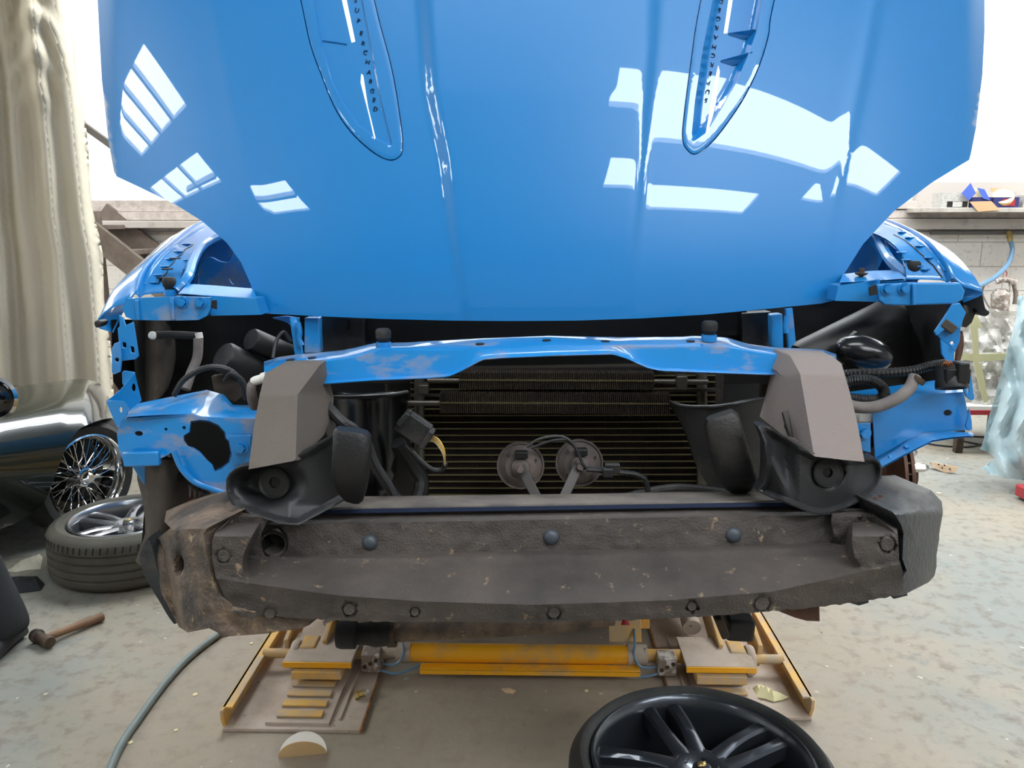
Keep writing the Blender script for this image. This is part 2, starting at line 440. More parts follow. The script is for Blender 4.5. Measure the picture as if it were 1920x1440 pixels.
def plate(pts, Y, t, name, m, parent, bevel=.003, holes=(), step=14, smooth=35, vec=None, label=None, lines=()):
    """plate traced at distance Y (a number or a function of x, y) with real thickness t"""
    fn = Y if callable(Y) else (lambda x, y: Y)
    mb = sheet(pts, lambda x, y: P(x, y, fn(x, y)), vec or (0, t, 0), step, holes, lines=lines)
    return obj(name, mb, m, parent, smooth=smooth, bevel=bevel, label=label)
def lerp_tab(tab):
    def f(x):
        if x <= tab[0][0]: return tab[0][1]
        for (a, b), (c, d) in zip(tab, tab[1:]):
            if x <= c:
                t = (x-a)/(c-a); return b+(d-b)*t
        return tab[-1][1]
    return f
def sstep(a, b, x):
    t = max(0, min(1, (x-a)/(b-a))); return t*t*(3-2*t)
# ------------------------------------------------------------------ the workshop
YB = 7.6          # rear wall
CZ = 5.0
X0, X1, YF = -11.5, 11.5, -14.0
mb = MB(); mb.box(((X0+X1)/2, (YB+YF)/2, -.05), (X1-X0+.4, YB-YF+.4, .1)); struct('floor', mb, 'floor')
mb = MB(); mb.box((0, YB+.1, .82), (X1-X0, .2, 1.64)); struct('wall_back', mb, 'block')
mb = MB(); mb.box((0, YB+.13, 1.64+(CZ-1.64)/2), (X1-X0, .2, CZ-1.64)); struct('wall_back_upper', mb, 'white_wall')
mb = MB(); mb.box((X0-.1, (YB+YF)/2, CZ/2), (.2, YB-YF, CZ)); struct('wall_left', mb, 'white_wall')
mb = MB(); mb.box((X1+.1, (YB+YF)/2, CZ/2), (.2, YB-YF, CZ)); struct('wall_right', mb, 'white_wall')
mb = MB(); mb.box((0, YF-.1, CZ/2), (X1-X0, .2, CZ)); struct('wall_front', mb, 'far_wall')
# roof with roof lights, some of them added for fill; each is a hole in the ceiling with a glowing translucent sheet above it
LIGHTS = [  # x0, x1, y0, y1, nbars
    (1.0, 8.3, -3.0, -2.0, 0), (1.2, 4.4, -4.95, -4.0, 0), (5.7, 7.3, -3.95, -3.3, 0),
    (-9.1, -6.3, -1.25, -.1, 3), (-10.2, -7.0, -3.0, -2.05, 2), (-6.3, -4.95, -4.75, -3.5, 1),
    (-8.5, -4.6, 4.3, 6.9, 3), (3.2, 8.0, 4.3, 6.9, 3), (-2.6, 2.2, 4.8, 6.6, 2), (-1.6, 1.4, -.55, .25, 2)]  # this row is unseen: three added to light the rear wall, last the ledges
xs = sorted({X0, X1} | {l[0] for l in LIGHTS} | {l[1] for l in LIGHTS}); ys = sorted({YF, YB} | {l[2] for l in LIGHTS} | {l[3] for l in LIGHTS})
mb = MB()
for i in range(len(xs)-1):
    for j in range(len(ys)-1):
        cx, cy = (xs[i]+xs[i+1])/2, (ys[j]+ys[j+1])/2
        if not any(l[0] < cx < l[1] and l[2] < cy < l[3] for l in LIGHTS):
            mb.box((cx, cy, CZ+.05), (xs[i+1]-xs[i], ys[j+1]-ys[j], .1))
struct('ceiling', mb, 'ceiling', smooth=0)
for k, (a, b, c, d, nb) in enumerate(LIGHTS):
    mb = MB(); mb.box(((a+b)/2, (c+d)/2, CZ+.07), (b-a, d-c, .02)); wdw = struct('window_%d' % (k+1), mb, 'sky', smooth=0)
    if nb:
        fb = MB()
        for q in range(nb):
            x = a+(b-a)*(q+1)/(nb+1); fb.box((x, (c+d)/2, CZ+.02), (.09, d-c, .06))
        if k == 5: fb = MB(); fb.box(((a+b)/2, -4.0, CZ), (b-a, .1, .1))
        if k == 4: fb.box(((a+b)/2+.8, -2.75, CZ), (b-a-1.6, .07, .1))
        struct('window_frame', fb, 'ceiling', parent=wdw, smooth=0)

def wz(y, Y=YB): return P(994, y, Y).z
# ledge bands along the rear wall
def band(name, xa, xb, ya, yb_, th, m, Yb=YB+.03, bev=.004):
    a = P(xa, ya, YB-th); b = P(xb, yb_, YB-th)
    mb = MB(); mb.box(((a.x+b.x)/2, YB-th/2+.02, (a.z+b.z)/2), (abs(b.x-a.x), th+.04, abs(a.z-b.z)))
    return struct(name, mb, m, bevel=bev)
band('trim_1', -700, 1150, 376, 397, .06, 'ledge')
band('trim_2', -700, 1150, 398, 413, .10, 'ledge')
band('trim_3', -700, 1150, 414, 428, .16, 'trunk')
band('trim_4', -700, 2700, 434, 440, .03, 'ledge')
band('trim_5', 1180, 2700, 394, 409, .09, 'ledge')
band('trim_6', 1180, 2700, 410, 430, .12, 'trunk')
band('trim_7', 1719, 2700, 341, 392, .02, 'trunk')
band('trim_8', 1180, 1718, 377, 392, .10, 'trunk')
# air line pipe under the right trunking
o = obj('air_line_pipe', MB().tube([P(1745, 436, 7.5), P(2500, 436, 7.5)], .022, 12), 'handrail'); tag(o, 'thin dark air line pipe running along the right wall below the ledge', 'pipe')

# shelf with boxes
sh = obj('wall_shelf', MB().add([], []), 'shelf')
bpy.data.objects.remove(sh)
a = P(1730, 396, 7.2); b = P(2100, 390, 7.2)
zt = a.z+.03
mb = MB(); mb.box(((a.x+b.x)/2, 7.39, zt-.02), (b.x-a.x, .38, .04)); sh = obj('wall_shelf', mb, 'shelf', bevel=.004); tag(sh, 'pale dusty shelf board on the wall holding open boxes', 'shelf')
def box_thing(name, label, cat, x0, x1, y_, h, m, depth=.16, lid=None, inside_m=None):
    a = P(x0, y_, 7.25); b = P(x1, y_, 7.25); t = .006
    cx, wd = (a.x+b.x)/2, b.x-a.x
    T = thing(name, label, cat, (cx, 7.33, zt))
    m_ = MB(); m_.box((cx, 7.33-depth/2, zt+h/2), (wd, t, h)); m_.box((cx, 7.33+depth/2, zt+h/2), (wd, t, h))
    m_.box((cx-wd/2, 7.33, zt+h/2), (t, depth, h)); m_.box((cx+wd/2, 7.33, zt+h/2), (t, depth, h)); m_.box((cx, 7.33, zt+t/2), (wd, depth, t))
    obj('box_body', m_, m, T, bevel=.001)
    return T, cx, wd
T, cx, wd = box_thing('long_box', 'long pale grey cardboard box at the left end of the wall shelf', 'box', 1764, 1815, 388, .12, 'card_w')
obj('lid', MB().box((cx, 7.33, zt+.124), (wd+.004, .165, .008)), 'card_w', T)
obj('label_patch', MB().box((cx+.02, 7.246, zt+.03), (wd*.75, .004, .05)), 'blk', T)
obj('white_label', MB().box((cx+.02, 7.243, zt+.03), (wd*.35, .004, .045)), 'card_w', T)
T, cx, wd = box_thing('torn_blue_box', 'torn open blue and brown carton with flaps up in middle of the shelf', 'box', 1821, 1856, 388, .09, 'box_navy')
def flap(pts, m, nm, T, t=.004): obj(nm, MB().extr(pts, (0, t, 0)), m, T)
flap(PP([(1803, 362), (1820, 343), (1830, 362), (1817, 376)], 7.22), 'box_blue', 'flap', T)
flap(PP([(1832, 352), (1846, 355), (1857, 376), (1843, 372)], 7.24), 'box_blue', 'flap', T)
flap(PP([(1825, 351), (1833, 352), (1840, 371), (1824, 369)], 7.26), 'paper', 'flap', T)
flap(PP([(1818, 378), (1859, 377), (1875, 394), (1834, 397)], 7.19), 'card', 'flap', T)
T, cx, wd = box_thing('disc_box', 'navy and red box full of pale sanding discs on the shelf', 'box', 1862, 1909, 388, .09, 'box_navy')
obj('red_label', MB().box((cx+.02, 7.246, zt+.045), (wd*.5, .004, .06)), 'red', T)
obj('inner_flap', MB().extr(PP([(1857, 352), (1892, 354), (1896, 362), (1860, 360)], 7.4), (0, .004, 0)), 'card', T)
ds = T
obj('disc_stack', MB().lathe([(0, 0), (.085, 0), (.085, .03), (0, .03)], P(1880, 372, 7.3), (-.25, -.8, .75), 28), 'disc_cream', ds)
mb = MB(); mb.box((P(1935, 380, 7.3).x, 7.33, zt+.055), (.2, .16, .11)); o = obj('cardboard_carton', mb, 'card_w', bevel=.003); tag(o, 'grey cardboard carton on the shelf at the picture edge', 'box')

# airline hose and its fitting
T = thing('air_hose', 'blue grey air hose hanging from a brass fitting on the block wall', 'hose', tuple(P(1894, 440, 7.45)))
obj('hose', MB().tube([P(x, y, Y) for x, y, Y in [(1895, 452, 7.42), (1898, 470, 7.4), (1890, 495, 7.3), (1868, 518, 7.1), (1845, 532, 6.9), (1815, 548, 6.7), (1780, 600, 6.6), (1760, 720, 6.5)]], .02, 10, 6), 'hose_blue', T)
obj('fitting', MB().tube([P(1891, 434, 7.46), P(1893, 444, 7.44), P(1895, 454, 7.42)], [.018, .026, .02], 12), 'brass', T)

# staircase at the left behind the curtain
T = thing('staircase', 'grey painted timber staircase against the wall behind the beige curtain', 'staircase', tuple(G(330, 800)))
S0 = P(120, 395, 6.9); S1 = P(480, 680, 6.9)
d_ = (S1-S0)
obj('handrail', MB().bar(P(60, 165, 6.8), P(420, 425, 6.8), .05, .05), 'handrail', T)
obj('stringer', MB().bar(S0, S1, .045, .19), 'stair', T)
obj('stringer', MB().bar(S0+V((0, .62, 0)), S1+V((0, .62, 0)), .045, .19), 'stair', T)
for k in range(6):
    p = S0+d_*(k+.5)/6
    obj('tread', MB().box((p.x-.02, 7.21, p.z-.03), (.26, .57, .04)), 'stair', T, bevel=.003)
obj('post', MB().bar(P(150, 380, 6.78), P(150, 225, 6.78), .06, .06, (0, 1, 0)), 'stair', T)
obj('support_leg', MB().bar(V((S0.x+.1, 7.2, 0)), V((S0.x+.1, 7.2, S0.z)), .08, .08, (0, 1, 0)), 'stair', T)

# ------------------------------------------------------------------ curtain
xr = lerp_tab([(-500, 100), (0, 118), (120, 138), (200, 150), (300, 161), (400, 172), (480, 186), (600, 197), (720, 207), (880, 230)])
CB = [(0, 3), (35, -2), (80, 2), (118, -2.2), (143, 2.4), (180, -.5)]
def curtain_fn(x, y):
    r = xr(y); u = (x-r)/ (1+.12*((y-400)/480))      # folds fan out downwards
    d = .045*sin(u/8.6+.3*sin(y/230)+1.0)+.04*sin(u/19+1.2+y/900)+.008*sin(u/5.1+y/260)
    d += .05*noise.noise(V((x/50, y/260, 3)))
    g = exp(-((x-(62+y*.05))/42)**2)*exp(-((y-60)/130)**2)
    d -= .11*g+.035*g*sin((y-((x-62)**2)/30)/12.0)
    q = P(x, y, 5.12+d); q.y = min(q.y, 5.3)
    if q.z < .02: q.z = .02
    return q
ed = [(xr(y)+3*sin(y/33), y) for y in range(-600, 881, 40)]
out = ed+[(-500, 900), (-500, -600)]
mb = sheet(out, curtain_fn, (.01, .012, 0), 9)
cu = obj('curtain', mb, 'canvas', smooth=180); tag(cu, 'long beige canvas workshop curtain hanging in folds with a gathered swag', 'curtain')

# ------------------------------------------------------------------ the blue car
car = thing('car', 'bright blue car raised on a lift with its front bumper removed', 'car', (0.05, 2.7, .72))
XC = lambda y: 1016+ (y/600)*8
cL = lerp_tab([(-500, 770), (0, 794), (170, 806), (300, 833), (450, 851), (570, 870), (620, 876)])
cR = lerp_tab([(-500, 1243), (0, 1229), (100, 1224), (200, 1214), (300, 1206), (400, 1198), (570, 1182), (620, 1178)])
def hood_D(x, y):
    u = (x-1016)/830; v = (600-y)/600
    D = 1.64+0.09*u*u+0.10*u**4+0.17*v+0.03*max(0, 1-v)**6
    wd = 9+max(0, v)*8
    amp = .004+.014*min(1, max(0, v)*1.4)
    D -= amp*(sstep(cL(y)-wd, cL(y)+wd, x)-sstep(cR(y)-wd, cR(y)+wd, x))
    # soft outer ridges
    rl = 395+(y/400)*85; rr = 1640-(y/400)*82
    D -= .0015*exp(-((x-rl)/17)**2)*sstep(520, 120, y)+.006*exp(-((x-rr)/15)**2)*sstep(520, 120, y)
    # rolled edges at the sides
    D += .030*sstep(.955, 1.03, abs(u))
    return D
H0L, H0R = [], []
hood_out = [(150, -420), (166, -250), (183, 0), (186, 60), (191, 150), (203, 262), (214, 322), (219, 331), (262, 351), (330, 384), (378, 414), (425, 455), (452, 492), (470, 533), (480, 570), (484, 582), (500, 588), (600, 593), (720, 598), (840, 601), (960, 602), (1080, 601), (1200, 597), (1320, 590), (1440, 579), (1540, 569), (1562, 564), (1568, 552), (1580, 518), (1618, 458), (1676, 396), (1745, 344), (1800, 310), (1817, 300), (1820, 290), (1830, 240), (1842, 140), (1846, 60), (1846, 0), (1850, -250), (1856, -420)]
top_edge = c2([(1856, -420), (1500, -520), (1010, -560), (520, -520), (150, -420)], 5)
hood_out += top_edge[1:-1]
VL = c2([(478, -420), (500, -300), (563, 0), (580, 80), (600, 137), (627, 203), (658, 249), (697, 285), (728, 301), (748, 296), (756, 277), (752, 225), (735, 125), (703, 0), (640, -300), (610, -420), (545, -470)], 5, True)
VR = c2([(1546, -420), (1530, -300), (1453, 0), (1442, 66), (1424, 125), (1398, 180), (1367, 228), (1335, 268), (1305, 290), (1288, 282), (1279, 262), (1281, 220), (1294, 120), (1313, 0), (1380, -300), (1412, -420), (1480, -470)], 5, True)
hood = obj('hood', sheet(hood_out, lambda x, y: P(x, y, hood_D(x, y)), (0, .012, 0), 9, [VL, VR]), 'paint', car, smooth=50, label='glossy blue bonnet raised nearly upright, hinged at the front')
def grow(poly, d):
    n = len(poly); out = []
    for i in range(n):
        a, b, c = poly[i-1], poly[i], poly[(i+1) % n]
        t = V((c[0]-a[0], c[1]-a[1])); t.normalize(); out.append((b[0]+t.y*d, b[1]-t.x*d))
    return out
def area(p): return sum(p[i-1][0]*p[i][1]-p[i][0]*p[i-1][1] for i in range(len(p)))
def shrink(poly, d): return grow(poly, -d if area(poly) > 0 else d)
def pdist(p, poly):
    best = 1e9; n = len(poly); px, py = p
    for i in range(n):
        x1, y1 = poly[i]; x2, y2 = poly[(i+1) % n]; dx, dy = x2-x1, y2-y1; L = dx*dx+dy*dy
        t = 0 if L == 0 else max(0, min(1, ((px-x1)*dx+(py-y1)*dy)/L)); q = (px-x1-t*dx)**2+(py-y1-t*dy)**2
        if q < best: best = q
    return sqrt(best)
IL = [(540, -360), (588, 0), (602, 90), (620, 150), (640, 192), (670, 235), (706, 262), (733, 275), (736, 270), (716, 190), (701, 110), (680, 0), (606, -360)]
IR = [(1484, -360), (1430, 0), (1418, 60), (1402, 105), (1378, 160), (1352, 205), (1325, 248), (1300, 266), (1297, 250), (1303, 190), (1318, 90), (1336, 0), (1416, -360)]
# strips carry the lettering; slots let the wall show through
def make_vent(outl, inner, slots, strip, letters, rot, fins):
    left = rot == 14
    o_ = shrink(outl, 2.2)
    sfun_l = lerp_tab([(q[1], q[0]) for q in strip[0]]); sfun_r = lerp_tab([(q[1], q[0]) for q in strip[1]])
    def D(x, y):
        d = hood_D(x, y)
        e = pdist((x, y), o_)
        if e > .4 and not inside((x, y), o_): return d+.013       # tucked flange under the bonnet skin
        d += .0015-.0015*sstep(0, 4, e)
        if inside((x, y), inner):
            k = pdist((x, y), inner); d += .007*sstep(0, 3.2, k)
            q = (sfun_l(y)-x) if left else (x-sfun_r(y))
            if q > 0: d += (.004*sstep(0, 2.5, q)+.022*sstep(0, 48, q))*sstep(0, 14, k)
        return d
    v = obj('vent_insert', sheet(shrink(outl, -7), lambda x, y: P(x, y, D(x, y)), (0, .004, 0), 4.2, slots, lines=[o_+o_[:1], shrink(outl, .9)+shrink(outl, .9)[:1], inner+inner[:1], shrink(inner, 3.2)+shrink(inner, 3.2)[:1]]+([[(sfun_l(y), y) for y in range(-290, 240, 10)], [(sfun_l(y)-2.5, y) for y in range(-290, 240, 10)]] if left else [[(sfun_r(y), y) for y in range(-290, 232, 10)], [(sfun_r(y)+2.5, y) for y in range(-290, 232, 10)]])), 'paint', hood, smooth=40)
    L = MB()
    for ch, x, y, r in letters:
        vs, fs = text_mesh(ch, .014, .0008)
        R = Matrix.Rotation(radians(r), 3, 'Y') @ Matrix.Rotation(pi/2, 3, 'X')
        c = P(x, y, D(x, y)-.0012); L.add([c+(R @ q) for q in vs], fs)
    obj('vent_lettering', L, 'steelblue', hood, smooth=0, label='small raised SUPERCHARGED letters')
    for f in fins:
        m_ = MB(); a = P(*f[0], D(*f[0])-.004); b = P(*f[1], D(*f[1])-.004)
        m_.add([a, b, b+V((0, .012, -.012)), a+V((0, .012, -.02)), a+V((0, .012, .003)), b+V((0, .012, .003))], [(0, 1, 2, 3), (0, 4, 5, 1), (3, 2, 5, 4), (0, 3, 4), (1, 5, 2)])
        obj('vent_fin', m_, 'paint', hood)
word = 'SUPERCHARGED'
LLc = [('S', 667, 1), ('U', 669, 20), ('P', 672, 40), ('E', 677, 63), ('R', 681, 82), ('C', 685, 99), ('H', 689, 117), ('A', 692, 136), ('R', 695, 153), ('G', 698, 171), ('E', 701, 188), ('D', 704, 205)]
make_vent(VL, IL, [[(606, -300), (618, -300), (650, 0), (666, 78), (659, 80), (641, 0)], [(677, 138), (681, 141), (690, 200), (704, 258), (702, 262), (691, 213), (676, 155)]],
          ([(-300, 628), (0, 655), (80, 668), (140, 681), (200, 692), (262, 706)], [(-300, 642), (0, 673), (110, 698), (190, 711), (270, 728)]), [(c, x, y, 14) for c, x, y in LLc], 14, [((604, 75), (650, 82))])
RLc = [('S', 1324, 188), ('U', 1327, 172), ('P', 1329, 155), ('E', 1332, 138), ('R', 1335, 121), ('C', 1337, 104), ('H', 1339, 88), ('A', 1342, 70), ('R', 1344, 52), ('G', 1347, 35), ('E', 1349, 19), ('D', 1352, 2)]
make_vent(VR, IR, [[(1416, -300), (1404, -300), (1366, 0), (1357, 63), (1364, 62), (1374, 0)], [(1347, 121), (1350, 133), (1343, 190), (1335, 224), (1327, 250), (1323, 251), (1331, 205), (1338, 160)]],
          ([(-300, 1384), (0, 1338), (100, 1326), (190, 1313), (262, 1304)], [(-300, 1398), (0, 1361), (100, 1347), (190, 1331), (255, 1319)]), [(c, x, y, 14+180) for c, x, y in RLc], -166, [((1352, 113), (1411, 97)), ((1366, 62), (1416, 55))])
# hinge brackets and the bonnet's inner frame behind the skin
inner = c2([(560, -380), (330, -60), (300, 200), (520, 480), (700, 560), (1016, 575), (1330, 560), (1500, 470), (1740, 200), (1700, -60), (1480, -380), (1016, -450)], 5, True)
ih = [(p[0]*.82+1016*.18, p[1]*.82+90*.18) for p in inner]
obj('inner_frame', sheet(inner, lambda x, y: P(x, y, hood_D(x, y)+.035), (0, .02, 0), 26, [ih]), 'paint_in', hood)
# ------------------------------------------------------------------ wings
def yside(x): return min(2.3, max(1.55, .93*FPX/abs(x-994)))
def wing(side, profs, rear):
    rows = []
    for pr in profs:
        Y = yside(pr[0][0])
        row = []
        for k, (x, y) in enumerate(pr): row.append(P(x, y, Y+.01*k))
        p0 = row[0]
        row = [p0+V((-side*.02, .03, -.02)), ]+row
        rows.append(row)
    last = rows[-1]
    for dy, dz, dx in rear:
        rows.append([p+V((side*dx, dy, dz)) for p in last])
    # smooth interpolation along the length
    n = len(rows[0]); cols = [crs([r[j] for r in rows], 5) for j in range(n)]
    rr = [[cols[j][i] for j in range(n)] for i in range(len(cols[0]))]
    rr = [crs(r, 3) for r in rr]
    mb = MB().loft(rr)
    th = MB().loft([[p-V((0, 0, .004)) for p in r] for r in rr])
    mb.add(th.v, [tuple(reversed(f)) for f in th.f])
    # close the front edge
    m = len(rr[0]); k = len(rr)*m
    mb.f += [(j, j+1, k+j+1, k+j) for j in range(m-1)]
    return obj('wing', mb, 'paint', car, smooth=60)
def yin(Y, k=.90): return lambda x, y: min(Y, k*FPX/max(1, abs(x-994)))
WL = wing(-1, [[(180, 607), (205, 577), (238, 563), (253, 548), (263, 557), (272, 549), (330, 545)],
               [(214, 545), (228, 530), (250, 513), (270, 501), (278, 508), (290, 496), (350, 495)],
               [(262, 497), (275, 485), (295, 470), (312, 460), (319, 465), (330, 455), (392, 452)],
               [(335, 439), (347, 430), (365, 420), (382, 413), (387, 418), (397, 411), (445, 418)]],
          [(.3, .02, -.02), (.6, .02, -.02), (1.0, .01, 0)])
WR = wing(1, [[(1843, 548), (1828, 540), (1806, 533), (1787, 518), (1777, 528), (1764, 522), (1700, 520)],
              [(1822, 515), (1808, 503), (1790, 490), (1765, 477), (1757, 484), (1745, 474), (1690, 476)],
              [(1775, 468), (1762, 458), (1745, 447), (1722, 436), (1715, 443), (1705, 436), (1650, 442)],
              [(1690, 424), (1676, 416), (1660, 410), (1642, 404), (1637, 409), (1627, 404), (1575, 420)]],
          [(.3, .02, .02), (.6, .02, .02), (1.0, .01, 0)])
for wg, sl in ((WL, [(316, 512, 14), (305, 528, 13), (298, 540, 12), (330, 492, 14), (338, 478, 12)]), (WR, [(1722, 470, 12), (1735, 486, 12), (1707, 448, 10), (1745, 512, 12), (1760, 498, 10), (1690, 460, 10)])):
    for x, y, wd in sl:
        Y = 1.8 if y > 480 else 1.92
        c = P(x, y, Y); obj('slot', MB().box(c+V((0, -.004, .009)), (wd/FPX*Y, .02, .003)), 'blk', wg, smooth=0)
# rounded inner channel beside each wing (rubber seal and folded flange)
obj('seal', MB().tube([P(x, y, Y) for x, y, Y in [(330, 545, 1.72), (352, 520, 1.75), (362, 490, 1.85), (378, 462, 1.95), (405, 445, 2.02), (450, 432, 2.1)]], .011, 8, 5), 'paint_in', WL)
obj('seal', MB().tube([P(x, y, Y) for x, y, Y in [(1705, 520, 1.72), (1672, 492, 1.75), (1654, 462, 1.85), (1643, 440, 1.95), (1620, 425, 2.02), (1570, 410, 2.1)]], .011, 8, 5), 'paint_in', WR)
# black rubber tip at the right wing, small one left
plate(c2([(1800, 548), (1836, 546), (1843, 556), (1848, 578), (1856, 585), (1850, 593), (1836, 590), (1826, 578), (1812, 600), (1802, 612), (1795, 600), (1797, 575)], 3, True), lambda x, y: 1.66+(1850-x)*.0006, .05, 'wing_end_rubber', 'blk_dust', car, .006)
plate([(174, 604), (180, 600), (192, 603), (188, 612), (178, 616)], 1.64, .03, 'wing_end_rubber', 'blk_dust', car, .004)

def bolt(c, ax, r, m, parent, nm='bolt'):
    mb = MB().lathe([(0, .012), (r*.62, .012), (r*.66, .008), (r*.66, .003)], c, ax, 6)
    mb.lathe([(r*.66, .003), (r, .003), (r, 0), (0, 0)], c, ax, 18)
    return obj(nm, mb, m, parent, smooth=30)
from mathutils.bvhtree import BVHTree
def on_surface(o, dy=.002):
    off = root_loc(o); me = o.data
    t = BVHTree.FromPolygons([v.co+off for v in me.vertices], [tuple(p.vertices) for p in me.polygons])
    def f(x, y):
        d = ray(x, y).normalized(); h = t.ray_cast(CP, d)
        return (h[0]-d*dy) if h[0] is not None else None
    return f
def seam(o, pts, r=.0016, m='blk', nm='seam'):
    f = on_surface(o, .0005); q = [p for p in (f(x, y) for x, y in dens(pts, 4, False)) if p is not None]
    if len(q) > 2: obj(nm, MB().tube(q, r, 6), m, o)
def tab(o, x, y, wpx, m='paint', nm='tab', h=.003, rz=0):
    p = on_surface(o, 0)(x, y)
    if p is None: return
    k = wpx/FPX*p.y
    obj(nm, MB().box(p+V((0, 0, h*.3)), (k, .012, h), Matrix.Rotation(rz, 3, 'Z')), m, o, bevel=.001)
seam(WL, [(297, 533), (303, 522), (313, 512), (317, 500), (326, 492), (330, 484), (341, 477), (347, 468), (358, 462), (366, 455)])
seam(WR, [(1766, 520), (1757, 508), (1750, 498), (1738, 488), (1731, 480), (1719, 470), (1711, 462), (1698, 452), (1688, 446), (1672, 438)])
seam(WL, [(272, 534), (286, 505), (306, 480), (330, 458), (356, 440), (385, 425)], .0024, 'paint_in', 'pressed_ridge')
seam(WR, [(1772, 508), (1755, 484), (1736, 462), (1712, 442), (1684, 428), (1655, 418)], .0024, 'paint_in', 'pressed_ridge')
for x, y in ((288, 530), (296, 516), (308, 500), (318, 486), (334, 472), (350, 458), (345, 505), (352, 488)): tab(WL, x, y, 15, rz=-.5)
for x, y in ((1722, 500), (1735, 506), (1742, 484), (1725, 462), (1706, 446), (1692, 436), (1700, 488), (1690, 474)): tab(WR, x, y, 16, rz=.5)
# headlamp support rails under the bonnet corners
def rail(plt, beam, hole, bolts, side, fold):
    r = plate(plt, 1.63, .012, 'headlamp_rail', 'paint_in', car, .003)
    obj('tube_section', sheet(beam[0], lambda x, y: P(x, y, 1.66), (0, .05, 0), 14), 'paint_in', r, bevel=.008)
    t = beam[1]; rows = [[P(x, y, 1.665) for x, y in t[0]], [P(x, y, 1.74) for x, y in t[1]]]
    obj('top_face', MB().loft([rows[0], rows[1]]).loft([[p-V((0, 0, .004)) for p in rows[0]], [p-V((0, 0, .004)) for p in rows[1]]]), 'paint_in', r)
    obj('slot', sheet(hole, lambda x, y: P(x, y, 1.628), (0, .003, 0), 10), 'blk', r)
    for f in fold:
        obj('fold', MB().bar(P(*f[0], 1.626), P(*f[1], 1.626), .007, .008, (0, 1, 0)), 'paint_in', r, bevel=.002)
    for x, y in bolts: bolt(P(x, y, 1.63), (0, -1, 0), .0125, 'paint', r)
rail([(236, 560), (330, 556), (394, 558), (396, 575), (388, 592), (372, 600), (330, 601), (250, 600), (236, 594), (229, 578)],
     ([(334, 550), (480, 560), (490, 590), (450, 591), (395, 592), (395, 556)], [[(334, 551), (400, 556), (482, 562)], [(352, 532), (400, 535), (475, 541)]]),
     [(397, 563), (406, 563), (406, 580), (395, 577)], [(343, 567), (377, 568)], -1, [((257, 562), (260, 600)), ((323, 558), (326, 600))])
rail([(1644, 533), (1710, 530), (1800, 530), (1810, 545), (1806, 562), (1792, 570), (1700, 573), (1660, 572), (1648, 563)],
     ([(1572, 536), (1650, 524), (1650, 566), (1566, 564)], [[(1574, 530), (1630, 527), (1700, 522)], [(1580, 514), (1630, 508), (1682, 506)]]),
     [(1629, 539), (1643, 533), (1645, 552), (1631, 555)], [(1662, 542), (1694, 541)], 1, [((1713, 531), (1713, 572))])
# bump stops
def bump_stop(x, y, Y, r=.0155, dusty='rubber'):
    c = P(x, y, Y)
    o = obj('bump_stop', MB().lathe([(0, .021), (r*.72, .021), (r*.95, .017), (r, .012), (r*.96, .003), (r*.8, 0), (r*.6, -.008), (0, -.008)], c, (0, 0, 1), 18), dusty, car)
    obj('pedestal', MB().lathe([(0, -.005), (r*.95, -.005), (r*.95, -.018), (r*.75, -.02), (r*.9, -.035), (0, -.035)], c, (0, 0, 1), 20), 'paint', o)
bump_stop(318, 538, 1.72, .0145); bump_stop(1712, 508, 1.72, .0145)
bump_stop(719, 636, 1.55, .0158); bump_stop(1330, 622, 1.55, .0158)
c = P(1615, 514, 1.7); obj('trim_screw', MB().lathe([(0, .012), (.006, .012), (.006, .004), (.013, .003), (.013, 0), (.004, -.004), (.004, -.014), (0, -.014)], c, (0, 0, 1), 12), 'iron', car)
# inner wing structure seen beside the bonnet
plate(c2([(372, 545), (372, 505), (380, 488), (395, 482), (412, 490), (430, 490), (436, 478), (450, 465), (520, 470), (520, 560), (372, 560)], 3, True), 1.95, .01, 'inner_wing_panel', 'paint_in', car, .003, [c2([(428, 522), (436, 526), (440, 533), (434, 532)], 3, True)])
plate([(345, 470), (400, 440), (470, 425), (520, 480), (520, 520), (400, 500), (365, 520)], yin(2.15, .9), .01, 'inner_wing_panel', 'paint_in', car, .003)
plate(c2([(1560, 560), (1560, 470), (1600, 465), (1618, 457), (1636, 462), (1646, 480), (1646, 515), (1640, 530)], 3, True), 1.95, .01, 'inner_wing_panel', 'paint_in', car, .003)
plate([(1540, 470), (1600, 440), (1620, 430), (1650, 440), (1660, 470), (1650, 500), (1540, 520)], yin(2.15, .9), .01, 'inner_wing_panel', 'paint_in', car, .003)

plate([(330, 545), (350, 495), (392, 452), (445, 418), (520, 440), (520, 560), (334, 556)], yin(2.2, .93), .01, 'inner_wing_panel', 'paint_in', car, .003)
plate([(1700, 520), (1690, 476), (1650, 442), (1610, 415), (1540, 430), (1540, 560), (1700, 540)], yin(2.2, .93), .01, 'inner_wing_panel', 'paint_in', car, .003)
# ------------------------------------------------------------------ upper front crossmember
T_ = lerp_tab([(495, 678), (520, 670), (560, 664), (640, 657), (672, 650), (700, 643), (760, 642), (900, 634), (1030, 629), (1160, 632), (1280, 631), (1300, 629), (1360, 632), (1400, 644), (1450, 651), (1540, 655), (1568, 664)])
R_ = lerp_tab([(495, 690), (540, 684), (600, 678), (665, 670), (712, 656), (800, 656), (900, 655), (960, 652), (1030, 646), (1160, 648), (1240, 649), (1300, 649), (1360, 650), (1420, 660), (1480, 668), (1568, 674)])
B_ = lerp_tab([(495, 728), (600, 720), (700, 713), (800, 709), (840, 706), (862, 697), (905, 674), (940, 671), (1030, 667), (1150, 664), (1175, 672), (1215, 690), (1240, 695), (1400, 701), (1467, 703), (1568, 706)])
xs = [495+i*(1568-495)/130 for i in range(131)]
def cy(x): return .012*((x-1030)/540)**2
